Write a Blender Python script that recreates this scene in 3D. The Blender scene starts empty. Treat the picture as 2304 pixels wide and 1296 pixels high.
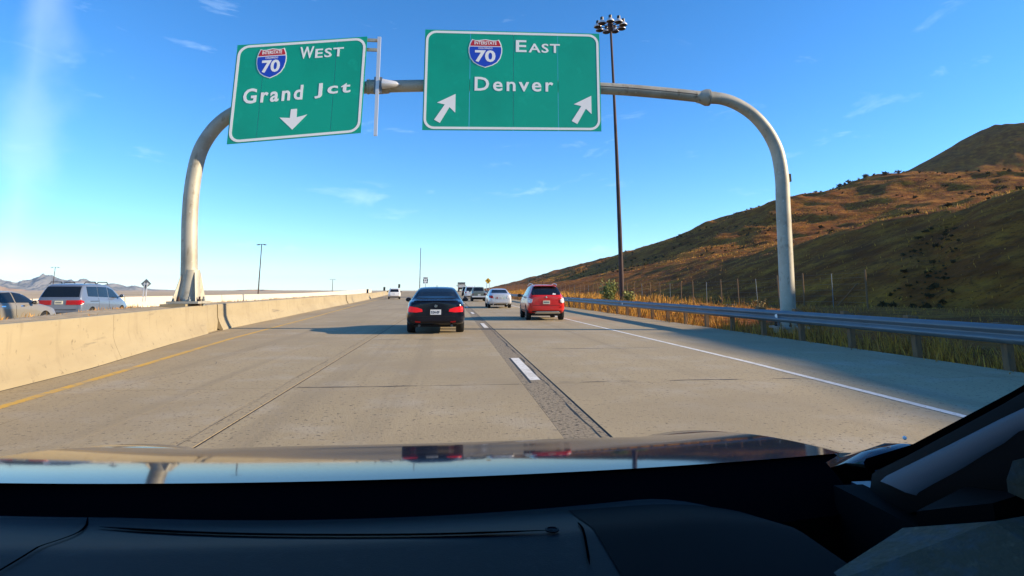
import bpy, bmesh, math, random
import numpy as np
from mathutils import Vector, Matrix
from mathutils.bvhtree import BVHTree
random.seed(7); rng = np.random.default_rng(7)
S = bpy.context.scene; COL = S.collection
R = math.radians

# ---------------------------------------------------------------- camera, sky, sun, exposure
cd = bpy.data.cameras.new('camera'); cam = bpy.data.objects.new('camera', cd); COL.objects.link(cam)
cd.sensor_width = 36; cd.lens = 20.78125; cd.shift_y = -0.09962; cd.clip_start = 0.03; cd.clip_end = 40000
cam.location = (0, 0, 1.33); cam.rotation_euler = (R(100), 0, R(-5.7946)); S.camera = cam

SUN_EL, SUN_BACK = 20.5, 9.0          # elevation; degrees behind the line straight across the road
to_sun = Vector((math.cos(R(SUN_EL))*math.cos(R(SUN_BACK)), -math.cos(R(SUN_EL))*math.sin(R(SUN_BACK)), math.sin(R(SUN_EL))))
world = bpy.data.worlds.new('World'); S.world = world; world.use_nodes = True
wn, wl = world.node_tree.nodes, world.node_tree.links
wn.clear()
wo = wn.new('ShaderNodeOutputWorld'); wb = wn.new('ShaderNodeBackground'); sk = wn.new('ShaderNodeTexSky')
sk.sky_type = 'NISHITA'; sk.sun_disc = False; sk.sun_elevation = R(SUN_EL); sk.sun_rotation = R(90+SUN_BACK)
sk.altitude = 1700; sk.air_density = 1.0; sk.dust_density = 0.35; sk.ozone_density = 2.6
hs = wn.new('ShaderNodeHueSaturation'); hs.inputs['Saturation'].default_value = 1.18; hs.inputs['Value'].default_value = 1.0
tint = wn.new('ShaderNodeMixRGB'); tint.blend_type = 'MULTIPLY'; tint.inputs['Fac'].default_value = 1; tint.inputs['Color2'].default_value = (0.84, 0.97, 1.10, 1)
wl.new(sk.outputs[0], tint.inputs['Color1']); wl.new(tint.outputs[0], hs.inputs['Color'])
# thin cirrus
tc = wn.new('ShaderNodeTexCoord'); mp = wn.new('ShaderNodeMapping'); mp.inputs['Scale'].default_value = (3.2, 3.2, 11.0); mp.inputs['Rotation'].default_value = (R(4), R(9), R(20))
nz = wn.new('ShaderNodeTexNoise'); nz.inputs['Scale'].default_value = 2.2; nz.inputs['Detail'].default_value = 9; nz.inputs['Roughness'].default_value = 0.62; nz.inputs['Distortion'].default_value = 0.5
cr = wn.new('ShaderNodeValToRGB'); cr.color_ramp.elements[0].position = 0.60; cr.color_ramp.elements[1].position = 0.95
cr.color_ramp.elements[1].color = (0.38, 0.38, 0.38, 1)
mxc = wn.new('ShaderNodeMixRGB'); mxc.inputs['Color2'].default_value = (6.0, 7.2, 8.2, 1)
wl.new(tc.outputs['Generated'], mp.inputs['Vector']); wl.new(mp.outputs[0], nz.inputs['Vector']); wl.new(nz.outputs['Fac'], cr.inputs[0])
wl.new(cr.outputs[0], mxc.inputs['Fac']); wl.new(hs.outputs[0], mxc.inputs['Color1'])
# windscreen glare painted into the sky as one long soft band on the left
dt = wn.new('ShaderNodeVectorMath'); dt.operation = 'DOT_PRODUCT'; dt.inputs[1].default_value = (-0.8261, -0.5632, -0.0190)
ab = wn.new('ShaderNodeMath'); ab.operation = 'ABSOLUTE'; ad = wn.new('ShaderNodeMath'); ad.operation = 'MULTIPLY_ADD'; ad.inputs[1].default_value = 0.16; ad.inputs[2].default_value = -0.07
n2 = wn.new('ShaderNodeTexNoise'); n2.inputs['Scale'].default_value = 5.0; n2.inputs['Detail'].default_value = 6
sm = wn.new('ShaderNodeMath'); sm.operation = 'ADD'
mr = wn.new('ShaderNodeMapRange'); mr.interpolation_type = 'SMOOTHSTEP'; mr.inputs[1].default_value = 0.050; mr.inputs[2].default_value = 0.0; mr.inputs[3].default_value = 0.0; mr.inputs[4].default_value = 0.15
mb2 = wn.new('ShaderNodeMixRGB'); mb2.inputs['Color2'].default_value = (6.2, 7.0, 7.6, 1)
wl.new(tc.outputs['Generated'], dt.inputs[0]); wl.new(dt.outputs['Value'], ab.inputs[0]); wl.new(tc.outputs['Generated'], n2.inputs['Vector']); wl.new(n2.outputs['Fac'], ad.inputs[0])
wl.new(ab.outputs[0], sm.inputs[0]); wl.new(ad.outputs[0], sm.inputs[1]); wl.new(sm.outputs[0], mr.inputs[0]); wl.new(mr.outputs[0], mb2.inputs['Fac'])
wl.new(mxc.outputs[0], mb2.inputs['Color1']); wl.new(mb2.outputs[0], wb.inputs['Color']); wl.new(wb.outputs[0], wo.inputs['Surface'])
wb.inputs['Strength'].default_value = 0.137
sd = bpy.data.lights.new('sun', 'SUN'); sun = bpy.data.objects.new('sun', sd); COL.objects.link(sun)
sd.energy = 5.0; sd.angle = R(0.55); sd.color = (1.0, 0.82, 0.58); sun.rotation_euler = to_sun.to_track_quat('Z', 'Y').to_euler()
S.view_settings.view_transform = 'Standard'; S.view_settings.look = 'None'; S.view_settings.gamma = 1; S.view_settings.use_curve_mapping = False
S.view_settings.exposure = 0.85

# ---------------------------------------------------------------- helpers
def M(name, col, rough=0.6, metal=0.0, var=None, bump=None, coat=0.0, emit=None, spec=0.5, speck=None):
    m = bpy.data.materials.new(name); m.use_nodes = True
    n, l = m.node_tree.nodes, m.node_tree.links
    b = n['Principled BSDF']
    b.inputs['Base Color'].default_value = (*col, 1); b.inputs['Roughness'].default_value = rough; b.inputs['Metallic'].default_value = metal
    b.inputs['Coat Weight'].default_value = coat; b.inputs['Coat Roughness'].default_value = 0.04; b.inputs['Specular IOR Level'].default_value = spec
    if emit:
        b.inputs['Emission Color'].default_value = (*emit[0], 1); b.inputs['Emission Strength'].default_value = emit[1]
    geo = n.new('ShaderNodeNewGeometry')
    cur = None
    def noise(scale, detail=6, stretch=None):
        t = n.new('ShaderNodeTexNoise'); t.inputs['Scale'].default_value = scale; t.inputs['Detail'].default_value = detail; t.inputs['Roughness'].default_value = 0.6
        if stretch:
            mm = n.new('ShaderNodeMapping'); mm.inputs['Scale'].default_value = stretch
            l.new(geo.outputs['Position'], mm.inputs['Vector']); l.new(mm.outputs[0], t.inputs['Vector'])
        else:
            l.new(geo.outputs['Position'], t.inputs['Vector'])
        return t
    for v in (var if isinstance(var, list) else [var] if var else []):
        c2, scale, lo, hi = v[:4]; stretch = v[4] if len(v) > 4 else None
        t = noise(scale, 6, stretch); r = n.new('ShaderNodeMapRange'); r.inputs[1].default_value = lo; r.inputs[2].default_value = hi
        l.new(t.outputs['Fac'], r.inputs[0])
        x = n.new('ShaderNodeMixRGB'); x.inputs['Color1'].default_value = (*col, 1); x.inputs['Color2'].default_value = (*c2, 1)
        if cur: l.new(cur, x.inputs['Color1'])
        l.new(r.outputs[0], x.inputs['Fac']); cur = x.outputs[0]
    if cur: l.new(cur, b.inputs['Base Color'])
    if bump:
        t = noise(bump[0], 8, bump[2] if len(bump) > 2 else None); bp = n.new('ShaderNodeBump'); bp.inputs['Strength'].default_value = bump[1]; bp.inputs['Distance'].default_value = bump[3] if len(bump) > 3 else 0.02
        l.new(t.outputs['Fac'], bp.inputs['Height']); l.new(bp.outputs[0], b.inputs['Normal'])
    return m

def tag(o, label=None, cat=None, group=None, kind=None):
    if label: o['label'] = label
    if cat: o['category'] = cat
    if group: o['group'] = group
    if kind: o['kind'] = kind
    return o

def empty(name, loc=(0, 0, 0), rz=0.0):
    o = bpy.data.objects.new(name, None); COL.objects.link(o); o.location = loc; o.rotation_euler = (0, 0, rz); o.empty_display_size = 0.3
    return o

def link(name, me, mat=None, parent=None, smooth=False):
    if mat is not None:
        for q in (mat if isinstance(mat, (list, tuple)) else [mat]): me.materials.append(q)
    if smooth: me.shade_smooth()
    o = bpy.data.objects.new(name, me); COL.objects.link(o)
    if parent is not None: o.parent = parent
    return o

class MB:
    def __init__(s): s.v = []; s.f = []; s.m = []
    def add(s, vs, fs, mi=0):
        k = len(s.v); s.v += [tuple(v) for v in vs]; s.f += [tuple(i+k for i in f) for f in fs]; s.m += [mi]*len(fs); return s
    def box(s, x0, x1, y0, y1, z0, z1, mi=0):
        v = [(x0,y0,z0),(x1,y0,z0),(x1,y1,z0),(x0,y1,z0),(x0,y0,z1),(x1,y0,z1),(x1,y1,z1),(x0,y1,z1)]
        return s.add(v, [(0,3,2,1),(4,5,6,7),(0,1,5,4),(1,2,6,5),(2,3,7,6),(3,0,4,7)], mi)
    def tube(s, pts, rad, n=10, caps=True, mi=0):
        pts = [Vector(p) for p in pts]; N = len(pts)
        rad = rad if isinstance(rad, (list, tuple)) else [rad]*N
        vs = []; up = Vector((0.02, 0.99, 0.1))
        for i, p in enumerate(pts):
            t = (pts[min(i+1, N-1)] - pts[max(i-1, 0)]).normalized()
            if abs(t.dot(up)) > 0.95: up = Vector((0.99, 0.05, 0.1))
            a = t.cross(up).normalized(); b = t.cross(a)
            for k in range(n):
                w = 2*math.pi*k/n; vs.append(p + (a*math.cos(w) + b*math.sin(w))*rad[i])
        fs = [(i*n+k, i*n+(k+1) % n, (i+1)*n+(k+1) % n, (i+1)*n+k) for i in range(N-1) for k in range(n)]
        if caps: fs += [tuple(range(n))[::-1], tuple((N-1)*n+k for k in range(n))]
        return s.add(vs, fs, mi)
    def lathe(s, prof, n=16, origin=(0, 0, 0), axis='z', mi=0):
        o = Vector(origin); vs = []
        for r, h in prof:
            for k in range(n):
                w = 2*math.pi*k/n; c, q = r*math.cos(w), r*math.sin(w)
                vs.append(o + Vector({'z': (c, q, h), 'x': (h, c, q), 'y': (q, h, c)}[axis]))
        P = len(prof)
        fs = [(i*n+k, i*n+(k+1) % n, (i+1)*n+(k+1) % n, (i+1)*n+k) for i in range(P-1) for k in range(n)]
        fs += [tuple(range(n))[::-1], tuple((P-1)*n+k for k in range(n))]
        return s.add(vs, fs, mi)
    def prism(s, poly, d0, d1, fn, mi=0):
        """poly in (u,v); fn(u,v,d) -> point; closed solid between depths d0 (back) and d1 (front)."""
        n = len(poly); vs = [fn(u, v, d0) for u, v in poly] + [fn(u, v, d1) for u, v in poly]
        fs = [tuple(range(n))[::-1], tuple(range(n, 2*n))] + [(i, (i+1) % n, n+(i+1) % n, n+i) for i in range(n)]
        return s.add(vs, fs, mi)
    def ring(s, outer, inner, d0, d1, fn, mi=0):
        n = len(outer)
        vs = [fn(u, v, d) for d in (d0, d1) for L in (outer, inner) for u, v in L]
        o0, i0, o1, i1 = 0, n, 2*n, 3*n; fs = []
        for k in range(n):
            j = (k+1) % n
            fs += [(o1+k, o1+j, i1+j, i1+k), (o0+j, o0+k, i0+k, i0+j), (o0+k, o0+j, o1+j, o1+k), (i0+j, i0+k, i1+k, i1+j)]
        return s.add(vs, fs, mi)
    def grid(s, rows, mi=0, close=False):
        nr, nc = len(rows), len(rows[0]); vs = [p for r in rows for p in r]
        fs = [(i*nc+j, i*nc+j+1, (i+1)*nc+j+1, (i+1)*nc+j) for i in range(nr-1) for j in range(nc-1)]
        return s.add(vs, fs, mi)
    def mesh(s, name):
        me = bpy.data.meshes.new(name); me.from_pydata(s.v, [], s.f)
        if any(s.m): me.polygons.foreach_set('material_index', s.m)
        me.update(); return me
    def fix(s, name):
        me = s.mesh(name); bm = bmesh.new(); bm.from_mesh(me); bmesh.ops.recalc_face_normals(bm, faces=bm.faces); bm.to_mesh(me); bm.free(); return me
    def obj(s, name, mat=None, parent=None, smooth=False): return link(name, s.fix(name), mat, parent, smooth)

def smooth_angle(o, deg=35):
    me = o.data; me.shade_smooth()
    try: me.set_sharp_from_angle(angle=R(deg))
    except Exception: pass
    return o

def text_mesh(txt, bold=0.0, space=1.0, depth=0.006):
    """verts (u,v,d) normalised so that the caps span 0..1 both ways; returns verts, faces"""
    c = bpy.data.curves.new('lettering', 'FONT'); c.body = txt; c.offset = bold; c.space_character = space; c.extrude = 0.01; c.resolution_u = 3
    o = bpy.data.objects.new('lettering', c); COL.objects.link(o); dg = bpy.context.evaluated_depsgraph_get()
    me = bpy.data.meshes.new_from_object(o.evaluated_get(dg)); vs = np.array([v.co[:] for v in me.vertices]); fs = [tuple(p.vertices) for p in me.polygons]
    bpy.data.objects.remove(o); bpy.data.meshes.remove(me)
    lo, hi = vs.min(0), vs.max(0); vs = (vs-lo)/np.maximum(hi-lo, 1e-6)
    return vs, fs
def put_text(mb, txt, u0, u1, v0, v1, d0, d1, fn, bold=0.02, space=1.0, mi=0):
    vs, fs = text_mesh(txt, bold, space)
    mb.add([fn(u0+(u1-u0)*a, v0+(v1-v0)*b, d0+(d1-d0)*c) for a, b, c in vs], fs, mi); return mb

def rrect(u0, u1, v0, v1, r, n=6):
    P = []
    for cx, cy, a0 in ((u1-r, v1-r, 0), (u0+r, v1-r, 90), (u0+r, v0+r, 180), (u1-r, v0+r, 270)):
        for k in range(n+1):
            a = R(a0+90*k/n); P.append((cx+r*math.cos(a), cy+r*math.sin(a)))
    return P

_lat = {}
def vnoise(x, y, seed=0):
    if seed not in _lat: _lat[seed] = np.random.default_rng(seed).random((256, 256))
    T = _lat[seed]; xi, yi = np.floor(x).astype(int), np.floor(y).astype(int); fx, fy = x-xi, y-yi
    fx, fy = fx*fx*(3-2*fx), fy*fy*(3-2*fy); g = lambda a, b: T[a & 255, b & 255]
    return (g(xi, yi)*(1-fx)+g(xi+1, yi)*fx)*(1-fy)+(g(xi, yi+1)*(1-fx)+g(xi+1, yi+1)*fx)*fy - 0.5
def fbm(x, y, seed=0, octv=5, gain=0.5):
    x, y = np.asarray(x, float), np.asarray(y, float)
    s = 0; a = 1.0
    for o in range(octv): s = s + a*vnoise(x*2**o+o*17.3, y*2**o+o*9.1, seed+o); a *= gain
    return s

def zr(y):
    """height of the carriageway: flat, then a slight crest"""
    y = np.asarray(y, float)
    up = np.clip((y-85)/130, 0, 1); up = up*up*(3-2*up)*0.82
    dn = np.clip((y-215)/260, 0, 1)**2*3.0
    return up-dn

# ---------------------------------------------------------------- materials
m_conc = M('road_concrete', (0.365, 0.280, 0.155), 0.85, var=[((0.32, 0.245, 0.132), 0.55, 0.45, 0.75, (1.0, 0.12, 1)), ((0.40, 0.34, 0.25), 0.9, 0.5, 0.8), ((0.075, 0.055, 0.033), 18.0, 0.585, 0.65), ((0.44, 0.36, 0.24), 34.0, 0.60, 0.70), ((0.235, 0.182, 0.105), 0.9, 0.54, 0.76, (1.5, 0.035, 1)), ((0.29, 0.222, 0.125), 0.16, 0.46, 0.64), ((0.13, 0.10, 0.062), 2.2, 0.68, 0.78)], bump=(30, 0.6, None, 0.008))
m_rough = M('exposed_aggregate', (0.255, 0.20, 0.125), 0.9, var=[((0.055, 0.042, 0.026), 20.0, 0.53, 0.61), ((0.40, 0.33, 0.23), 27.0, 0.60, 0.68)], bump=(24, 0.9, None, 0.012))
m_worn = M('worn_concrete', (0.34, 0.262, 0.148), 0.9, var=[((0.09, 0.068, 0.042), 20.0, 0.56, 0.64), ((0.42, 0.34, 0.21), 27.0, 0.60, 0.68)], bump=(24, 0.7, None, 0.010))
m_joint = M('joint_sealant', (0.018, 0.017, 0.016), 0.7)
m_white = M('road_paint_white', (0.72, 0.69, 0.62), 0.7, var=[((0.38, 0.33, 0.26), 14.0, 0.56, 0.66), ((0.5, 0.46, 0.38), 2.0, 0.5, 0.7)])
m_yellow = M('road_paint_yellow', (0.62, 0.36, 0.045), 0.75, var=[((0.40, 0.29, 0.13), 9.0, 0.5, 0.64), ((0.34, 0.27, 0.17), 1.3, 0.52, 0.7)])
m_barrier = M('barrier_concrete', (0.335, 0.275, 0.165), 0.8, var=[((0.285, 0.23, 0.135), 0.7, 0.45, 0.7, (1, 0.5, 2)), ((0.18, 0.14, 0.085), 7.0, 0.62, 0.72), ((0.23, 0.18, 0.105), 3.0, 0.56, 0.75, (1, 1, 0.12)), ((0.14, 0.115, 0.08), 1.1, 0.64, 0.76, (1, 0.35, 4))], bump=(14, 0.15, None, 0.01))
m_barrier_pale = M('pale_barrier_concrete', (0.58, 0.52, 0.40), 0.8, var=((0.6, 0.54, 0.42), 0.5, 0.45, 0.7))
m_dirt = M('dry_dirt', (0.44, 0.33, 0.19), 0.95, var=[((0.28, 0.20, 0.11), 1.8, 0.45, 0.65), ((0.52, 0.41, 0.25), 6.0, 0.55, 0.7)], bump=(9, 0.7, None, 0.04))
m_plain = M('dry_plain', (0.50, 0.35, 0.19), 0.95, var=[((0.36, 0.25, 0.13), 0.01, 0.45, 0.65), ((0.40, 0.33, 0.22), 0.05, 0.5, 0.7)])
m_hill = M('dry_hill_grass', (0.27, 0.082, 0.010), 0.95, var=[((0.15, 0.042, 0.006), 0.045, 0.42, 0.62), ((0.48, 0.198, 0.020), 0.22, 0.44, 0.74), ((0.13, 0.040, 0.006), 0.9, 0.52, 0.72, (0.5, 0.5, 1.6)), ((0.12, 0.040, 0.007), 3.0, 0.54, 0.66)], bump=(0.9, 1.0, None, 0.7), spec=0.1)
m_mount = M('mountain_rock', (0.13, 0.13, 0.125), 0.95, var=[((0.21, 0.19, 0.165), 0.004, 0.45, 0.62), ((0.07, 0.075, 0.075), 0.009, 0.5, 0.62)], spec=0.1)
m_foot = M('foothill_earth', (0.42, 0.25, 0.115), 0.95, var=[((0.26, 0.155, 0.08), 0.006, 0.5, 0.65)], spec=0.1)
m_steel = M('weathered_gantry_steel', (0.41, 0.385, 0.31), 0.55, 0.2, var=[((0.31, 0.285, 0.22), 1.2, 0.42, 0.66), ((0.20, 0.17, 0.115), 5.0, 0.58, 0.72, (1, 1, 0.4)), ((0.48, 0.46, 0.40), 9.0, 0.60, 0.72)], bump=(6, 0.12))
m_galv = M('galvanised_steel', (0.155, 0.18, 0.20), 0.45, 0.35, var=[((0.13, 0.15, 0.165), 1.4, 0.45, 0.68), ((0.22, 0.235, 0.245), 5.0, 0.58, 0.7, (1, 0.2, 1))], bump=(3, 0.05))
m_rust = M('rusted_pole_steel', (0.066, 0.036, 0.028), 0.75, 0.2, var=[((0.035, 0.021, 0.02), 0.8, 0.45, 0.65)])
m_wood = M('weathered_post_wood', (0.22, 0.12, 0.055), 0.9, var=[((0.13, 0.085, 0.05), 5.0, 0.45, 0.65, (4, 4, 0.5))])
m_green = M('sign_green', (0.0, 0.37, 0.23), 0.34, var=[((0.0, 0.32, 0.20), 0.55, 0.45, 0.7), ((0.005, 0.43, 0.265), 1.6, 0.58, 0.75)])
m_sw = M('sign_white', (0.90, 0.88, 0.84), 0.4)
m_sred = M('sign_red', (0.55, 0.012, 0.02), 0.4); m_sblue = M('sign_blue', (0.01, 0.06, 0.50), 0.4)
m_syel = M('sign_yellow', (0.80, 0.42, 0.0), 0.45); m_blk = M('black_paint', (0.012, 0.012, 0.014), 0.5)
m_aluback = M('sign_back_aluminium', (0.16, 0.17, 0.17), 0.5, 0.3)
m_alu = M('pale_aluminium', (0.66, 0.66, 0.66), 0.38, 0.35)
m_rubber = M('tyre_rubber', (0.012, 0.012, 0.013), 0.85)
m_glass = M('tinted_car_glass', (0.008, 0.011, 0.014), 0.04, spec=0.6)
m_rim = M('alloy_rim', (0.45, 0.45, 0.46), 0.3, 0.8)
m_trim = M('black_plastic_trim', (0.015, 0.015, 0.016), 0.55)
m_under = M('dark_underbody', (0.008, 0.008, 0.008), 0.9)
m_chrome = M('chrome', (0.75, 0.76, 0.78), 0.12, 1.0)
m_lred = M('tail_lamp_red', (0.62, 0.006, 0.012), 0.25, spec=0.3, emit=((1.0, 0.01, 0.02), 0.18))
m_lredoff = M('tail_lamp_red_unlit', (0.40, 0.006, 0.012), 0.25, spec=0.3)
m_lclear = M('clear_lamp', (0.75, 0.72, 0.72), 0.12, coat=0.6)
m_plate = M('white_plate', (0.78, 0.78, 0.75), 0.4); m_platetan = M('cream_plate', (0.72, 0.66, 0.48), 0.4)
m_pblack = M('black_car_paint', (0.006, 0.008, 0.016), 0.15, spec=0.35)
m_pred = M('red_car_paint', (0.66, 0.016, 0.010), 0.3, 0.0, coat=0.5)
m_psilver = M('silver_car_paint', (0.62, 0.63, 0.65), 0.32, 0.35, coat=0.7)
m_pwhite = M('white_car_paint', (0.74, 0.74, 0.74), 0.35, coat=0.7)
m_pgreen = M('grey_green_car_paint', (0.13, 0.15, 0.125), 0.4, 0.2, coat=0.5)
m_pvan = M('blue_silver_car_paint', (0.155, 0.19, 0.25), 0.33, 0.3, coat=0.7)
m_pbeige = M('beige_grey_car_paint', (0.24, 0.215, 0.17), 0.36, 0.2, coat=0.6)
m_skid = M('silver_plastic', (0.62, 0.61, 0.58), 0.5)
m_seat = M('seat_fabric', (0.05, 0.05, 0.055), 0.9)

# ---------------------------------------------------------------- ground, road
g = MB(); xs = [-9000, -3000, -800, -200, -60, -28, -4, 12, 60, 200, 800, 3000, 9000]; ys = [-400, -60, 0, 30, 80, 160, 260, 420, 700, 1500, 4000, 12000]
def zg(x, y): return -0.16 if y < 170 else (-0.30 if y < 300 else (-2.4 if y < 1600 else -4.0))
g.grid([[(x, y, zg(x, y)) for x in xs] for y in ys])
tag(g.obj('ground', m_plain), 'dry tan plain spreading out to the foot of the mountains', 'ground', kind='structure')

FOOT = [(-30, -4.3), (-4, -5.35), (8.92, -5.98), (11.22, -6.16), (16, -6.95), (22.6, -7.86), (24.0, -7.9), (40, -8.95), (62.4, -10.28), (98, -12.6), (140, -14.5), (230, -17.5), (420, -24)]
def xf(y, off=0.0): return float(np.interp(y, [a for a, b in FOOT], [b for a, b in FOOT])) + off
def Z(y): return float(zr(y))
road = MB()
Y_ = [-30, -4, 5, 12, 18, 24, 35, 50, 65, 85, 100, 120, 140, 160, 180, 200, 215, 240, 270, 310, 360, 420]
road.grid([[(xf(y, -0.3), y, Z(y)-0.007), (9.4, y, Z(y)-0.007)] for y in Y_])
road_o = tag(road.obj('road', m_joint), 'pale concrete highway carriageway of jointed slabs', 'road', kind='structure')
cols = [(lambda y: xf(y, -0.25), lambda y: -3.322), (lambda y: -3.32, lambda y: -2.397), (lambda y: -2.395, lambda y: -2.185), (lambda y: -2.155, lambda y: 1.05),
        (lambda y: 1.052, lambda y: 1.475), (lambda y: 1.505, lambda y: 5.62), (lambda y: 5.622, lambda y: 9.35)]
rows = [-30, -9.5, -3.4, 2.7, 8.8, 14.9, 21.0, 27.1, 33.2, 39.3, 45.4, 51.5, 57.6]
pave = empty('pavement'); tag(pave, 'tan concrete slabs and rough joint strips of the roadway', 'pavement', kind='structure')
def slab(c, y0, y1, gap, subs, name, mat):
    mb = MB(); L, Rr = cols[c]; ysub = np.linspace(y0+gap, y1-gap, subs)
    zt = 0.0
    mb.grid([[(L(y), y, Z(y)-0.005), (L(y), y, Z(y)+zt), (Rr(y), y, Z(y)+zt), (Rr(y), y, Z(y)-0.005)] for y in ysub])
    mb.add([(L(ysub[0]), ysub[0], Z(ysub[0])-0.005), (Rr(ysub[0]), ysub[0], Z(ysub[0])-0.005), (Rr(ysub[0]), ysub[0], Z(ysub[0])+zt), (L(ysub[0]), ysub[0], Z(ysub[0])+zt)], [(0, 1, 2, 3)])
    mb.obj(name, mat, pave)
for c in range(7):
    strip = c in (2, 4); nm, mt = ('joint_strip', m_worn if c == 2 else m_rough) if strip else ('slab', m_conc)
    if strip: slab(c, -30, 120, 0, 12, nm, mt); slab(c, 120, 420, 0, 16, nm, mt); continue
    for a, b in zip(rows[:-1], rows[1:]): slab(c, a, b, 0.004, 4, nm, mt)
    slab(c, 57.6, 120, 0.004, 8, nm, mt); slab(c, 120, 420, 0.0, 18, nm, mt)
# markings
mk = empty('lane_markings'); tag(mk, 'painted lane lines on the concrete', 'markings', kind='structure')
def ribbon(name, fl, fr, y0, y1, n, mat, h=0.004):
    mb = MB(); mb.grid([[(fl(y), y, Z(y)+h), (fr(y), y, Z(y)+h)] for y in np.linspace(y0, y1, n)]); return mb.obj(name, mat, mk)
wx = lambda y: float(np.interp(y, [-30, 6, 11, 25, 60, 420], [5.45, 5.47, 5.58, 5.42, 5.35, 5.3]))
ribbon('edge_line', lambda y: wx(y)-0.06, lambda y: wx(y)+0.06, -10, 300, 60, m_white)
YL = [(-10, -4.0), (7.76, -5.14), (11.27, -5.47), (17.67, -6.08), (30.5, -6.8), (60, -8.7), (98, -11.0), (230, -15.9)]
yx = lambda y: float(np.interp(y, [a for a, b in YL], [b for a, b in YL]))
ribbon('yellow_edge_line', lambda y: yx(y)-0.07, lambda y: yx(y)+0.07, -10, 230, 70, m_yellow)
for k in range(16):
    y0 = 9.3-12.75*1+12.6*k
    ribbon('lane_dash', lambda y: 1.20, lambda y: 1.36, y0, y0+2.95, 4, m_white)
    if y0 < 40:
        mb = MB(); mb.box(1.165, 1.195, y0-0.25, y0+2.95, Z(y0)-0.004, Z(y0)+0.002); mb.obj('dash_side_line', m_joint, mk)  # thin dark line along the left side of the near dashes
for k in range(9):
    y0 = 78+24.4*k; ribbon('far_lane_dash', lambda y: -2.25-0.012*(y-78), lambda y: -2.09-0.012*(y-78), y0, y0+6, 4, m_white)
def jag(name, x0, y0, y1, w, amp, n=90):
    mb = MB(); ys = np.linspace(y0, y1, n); c = x0+fbm(ys*1.7, ys*0, 71, 3)*amp; wd = w*np.clip(0.55+fbm(ys*3.1, ys*0+4, 73, 3)*1.6, 0.12, 1.6)
    mb.grid([[(c[i]-wd[i], q, Z(q)+0.003), (c[i]+wd[i], q, Z(q)+0.003)] for i, q in enumerate(ys)]); return mb.obj(name, m_joint, mk)
jag('sealed_crack', 1.395, 3.5, 40, 0.011, 0.035, 160); jag('sealed_crack', -2.34, 4.0, 26, 0.004, 0.03); jag('sealed_crack', -4.4, 6, 16, 0.003, 0.25)
ribbon('barrier_foot_joint', lambda y: xf(y)+0.0, lambda y: xf(y)+0.035, -10, 60, 80, m_joint, 0.003)
def across(x0, x1, y, w):
    mb = MB(); xs_ = np.linspace(x0, x1, 60); c = y+fbm(xs_*2.0, xs_*0+y, 81, 4)*0.05; wd = w*np.clip(0.45+fbm(xs_*2.6, xs_*0+y, 83, 3)*2.2, 0.0, 1.5)
    mb.grid([[(q, c[i]-wd[i], 0.003), (q, c[i]+wd[i], 0.003)] for i, q in enumerate(xs_)]); return mb.obj('sealed_crack', m_joint, mk)
across(-2.1, 1.0, 8.8, 0.016); across(1.6, 5.5, 8.92, 0.016); across(1.6, 4.9, 13.9, 0.014); across(-2.1, 1.0, 16.9, 0.016)
# left carriageway
lr = MB(); lr.grid([[(xf(y, -2.6) if y > 30 else -9.6, y, Z(y)-0.11), (-27 if y < 150 else -34, y, Z(y)-0.11)] for y in [-30, 0, 20, 40, 70, 100, 140, 180, 215, 260, 330, 420]])
tag(lr.obj('left_carriageway', m_conc), 'parallel concrete carriageway beyond the median', 'road', kind='structure')

# ---------------------------------------------------------------- median and barriers
mc = MB()
def back(y): return float(np.interp(y, [-10, 9, 20, 30, 60, 200], [-6.6, -7.75, -9.9, -10.2, -11.6, -18.5]))
for_y = np.linspace(-10, 200, 90)
mc.grid([[(xf(y, -0.36), y, Z(y)+0.80+0.015*math.sin(y*3)), ((xf(y, -0.4)+back(y))/2, y, Z(y)+0.845), (back(y), y, Z(y)+0.80+0.02*math.sin(y*2.1)), (back(y)-0.12, y, Z(y)-0.15)] for y in for_y])
tag(mc.obj('median_strip', m_dirt), 'raised strip of dry dirt behind the concrete barrier', 'median', kind='structure')
PROF = [(0.02, -0.05), (0.0, 0.05), (-0.03, 0.09), (-0.14, 0.30), (-0.19, 0.45), (-0.225, 0.84), (-0.24, 0.86), (-0.42, 0.86), (-0.42, 0.2)]
def barrier(name, y0, y1, off, label, grp, mat=m_barrier, toe_cut=False, n=30, xfun=None, seams=()):
    X = xfun or (lambda y: xf(y)); mb = MB(); rowsl = []
    for y in np.linspace(y0, y1, n):
        t = 1.0
        row = []
        for dx, dz in PROF:
            if toe_cut and y > y1-1.6: dx = min(dx, -0.15) if dz < 0.32 else dx
            row.append((X(y)+off+dx, y, Z(y)+dz))
        rowsl.append(row)
    mb.grid(rowsl)
    k = len(PROF); last = (n-1)*k
    mb.f += [tuple(range(k)), tuple(last+i for i in range(k))[::-1]]; mb.m += [0, 0]
    o = mb.obj(name, mat); smooth_angle(o, 30)
    return tag(o, label, 'barrier', grp)
GB = 'concrete barriers along the median'
barrier('concrete_barrier', -10, 12.68, 0.0, 'nearest tan concrete barrier, running out of the left edge of the photo', GB, n=24)
barrier('concrete_barrier', 12.69, 21.44, 0.0, 'tan concrete barrier with a broken toe, just below the leg of the gantry', GB, toe_cut=True, n=40)
barrier('concrete_barrier', 21.45, 61.0, 0.03, 'long tan concrete barrier that begins just past the gantry leg and its shadow', GB, n=30)
barrier('concrete_barrier', 61.08, 97.0, 0.1, 'far stretch of tan barrier between the last two joints', GB, n=20)
barrier('concrete_barrier', 97.4, 200.0, 0.0, 'farthest stretch of tan barrier, ending by the white wagon', GB, n=20)
GW = 'pale barriers beyond the left carriageway'
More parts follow.
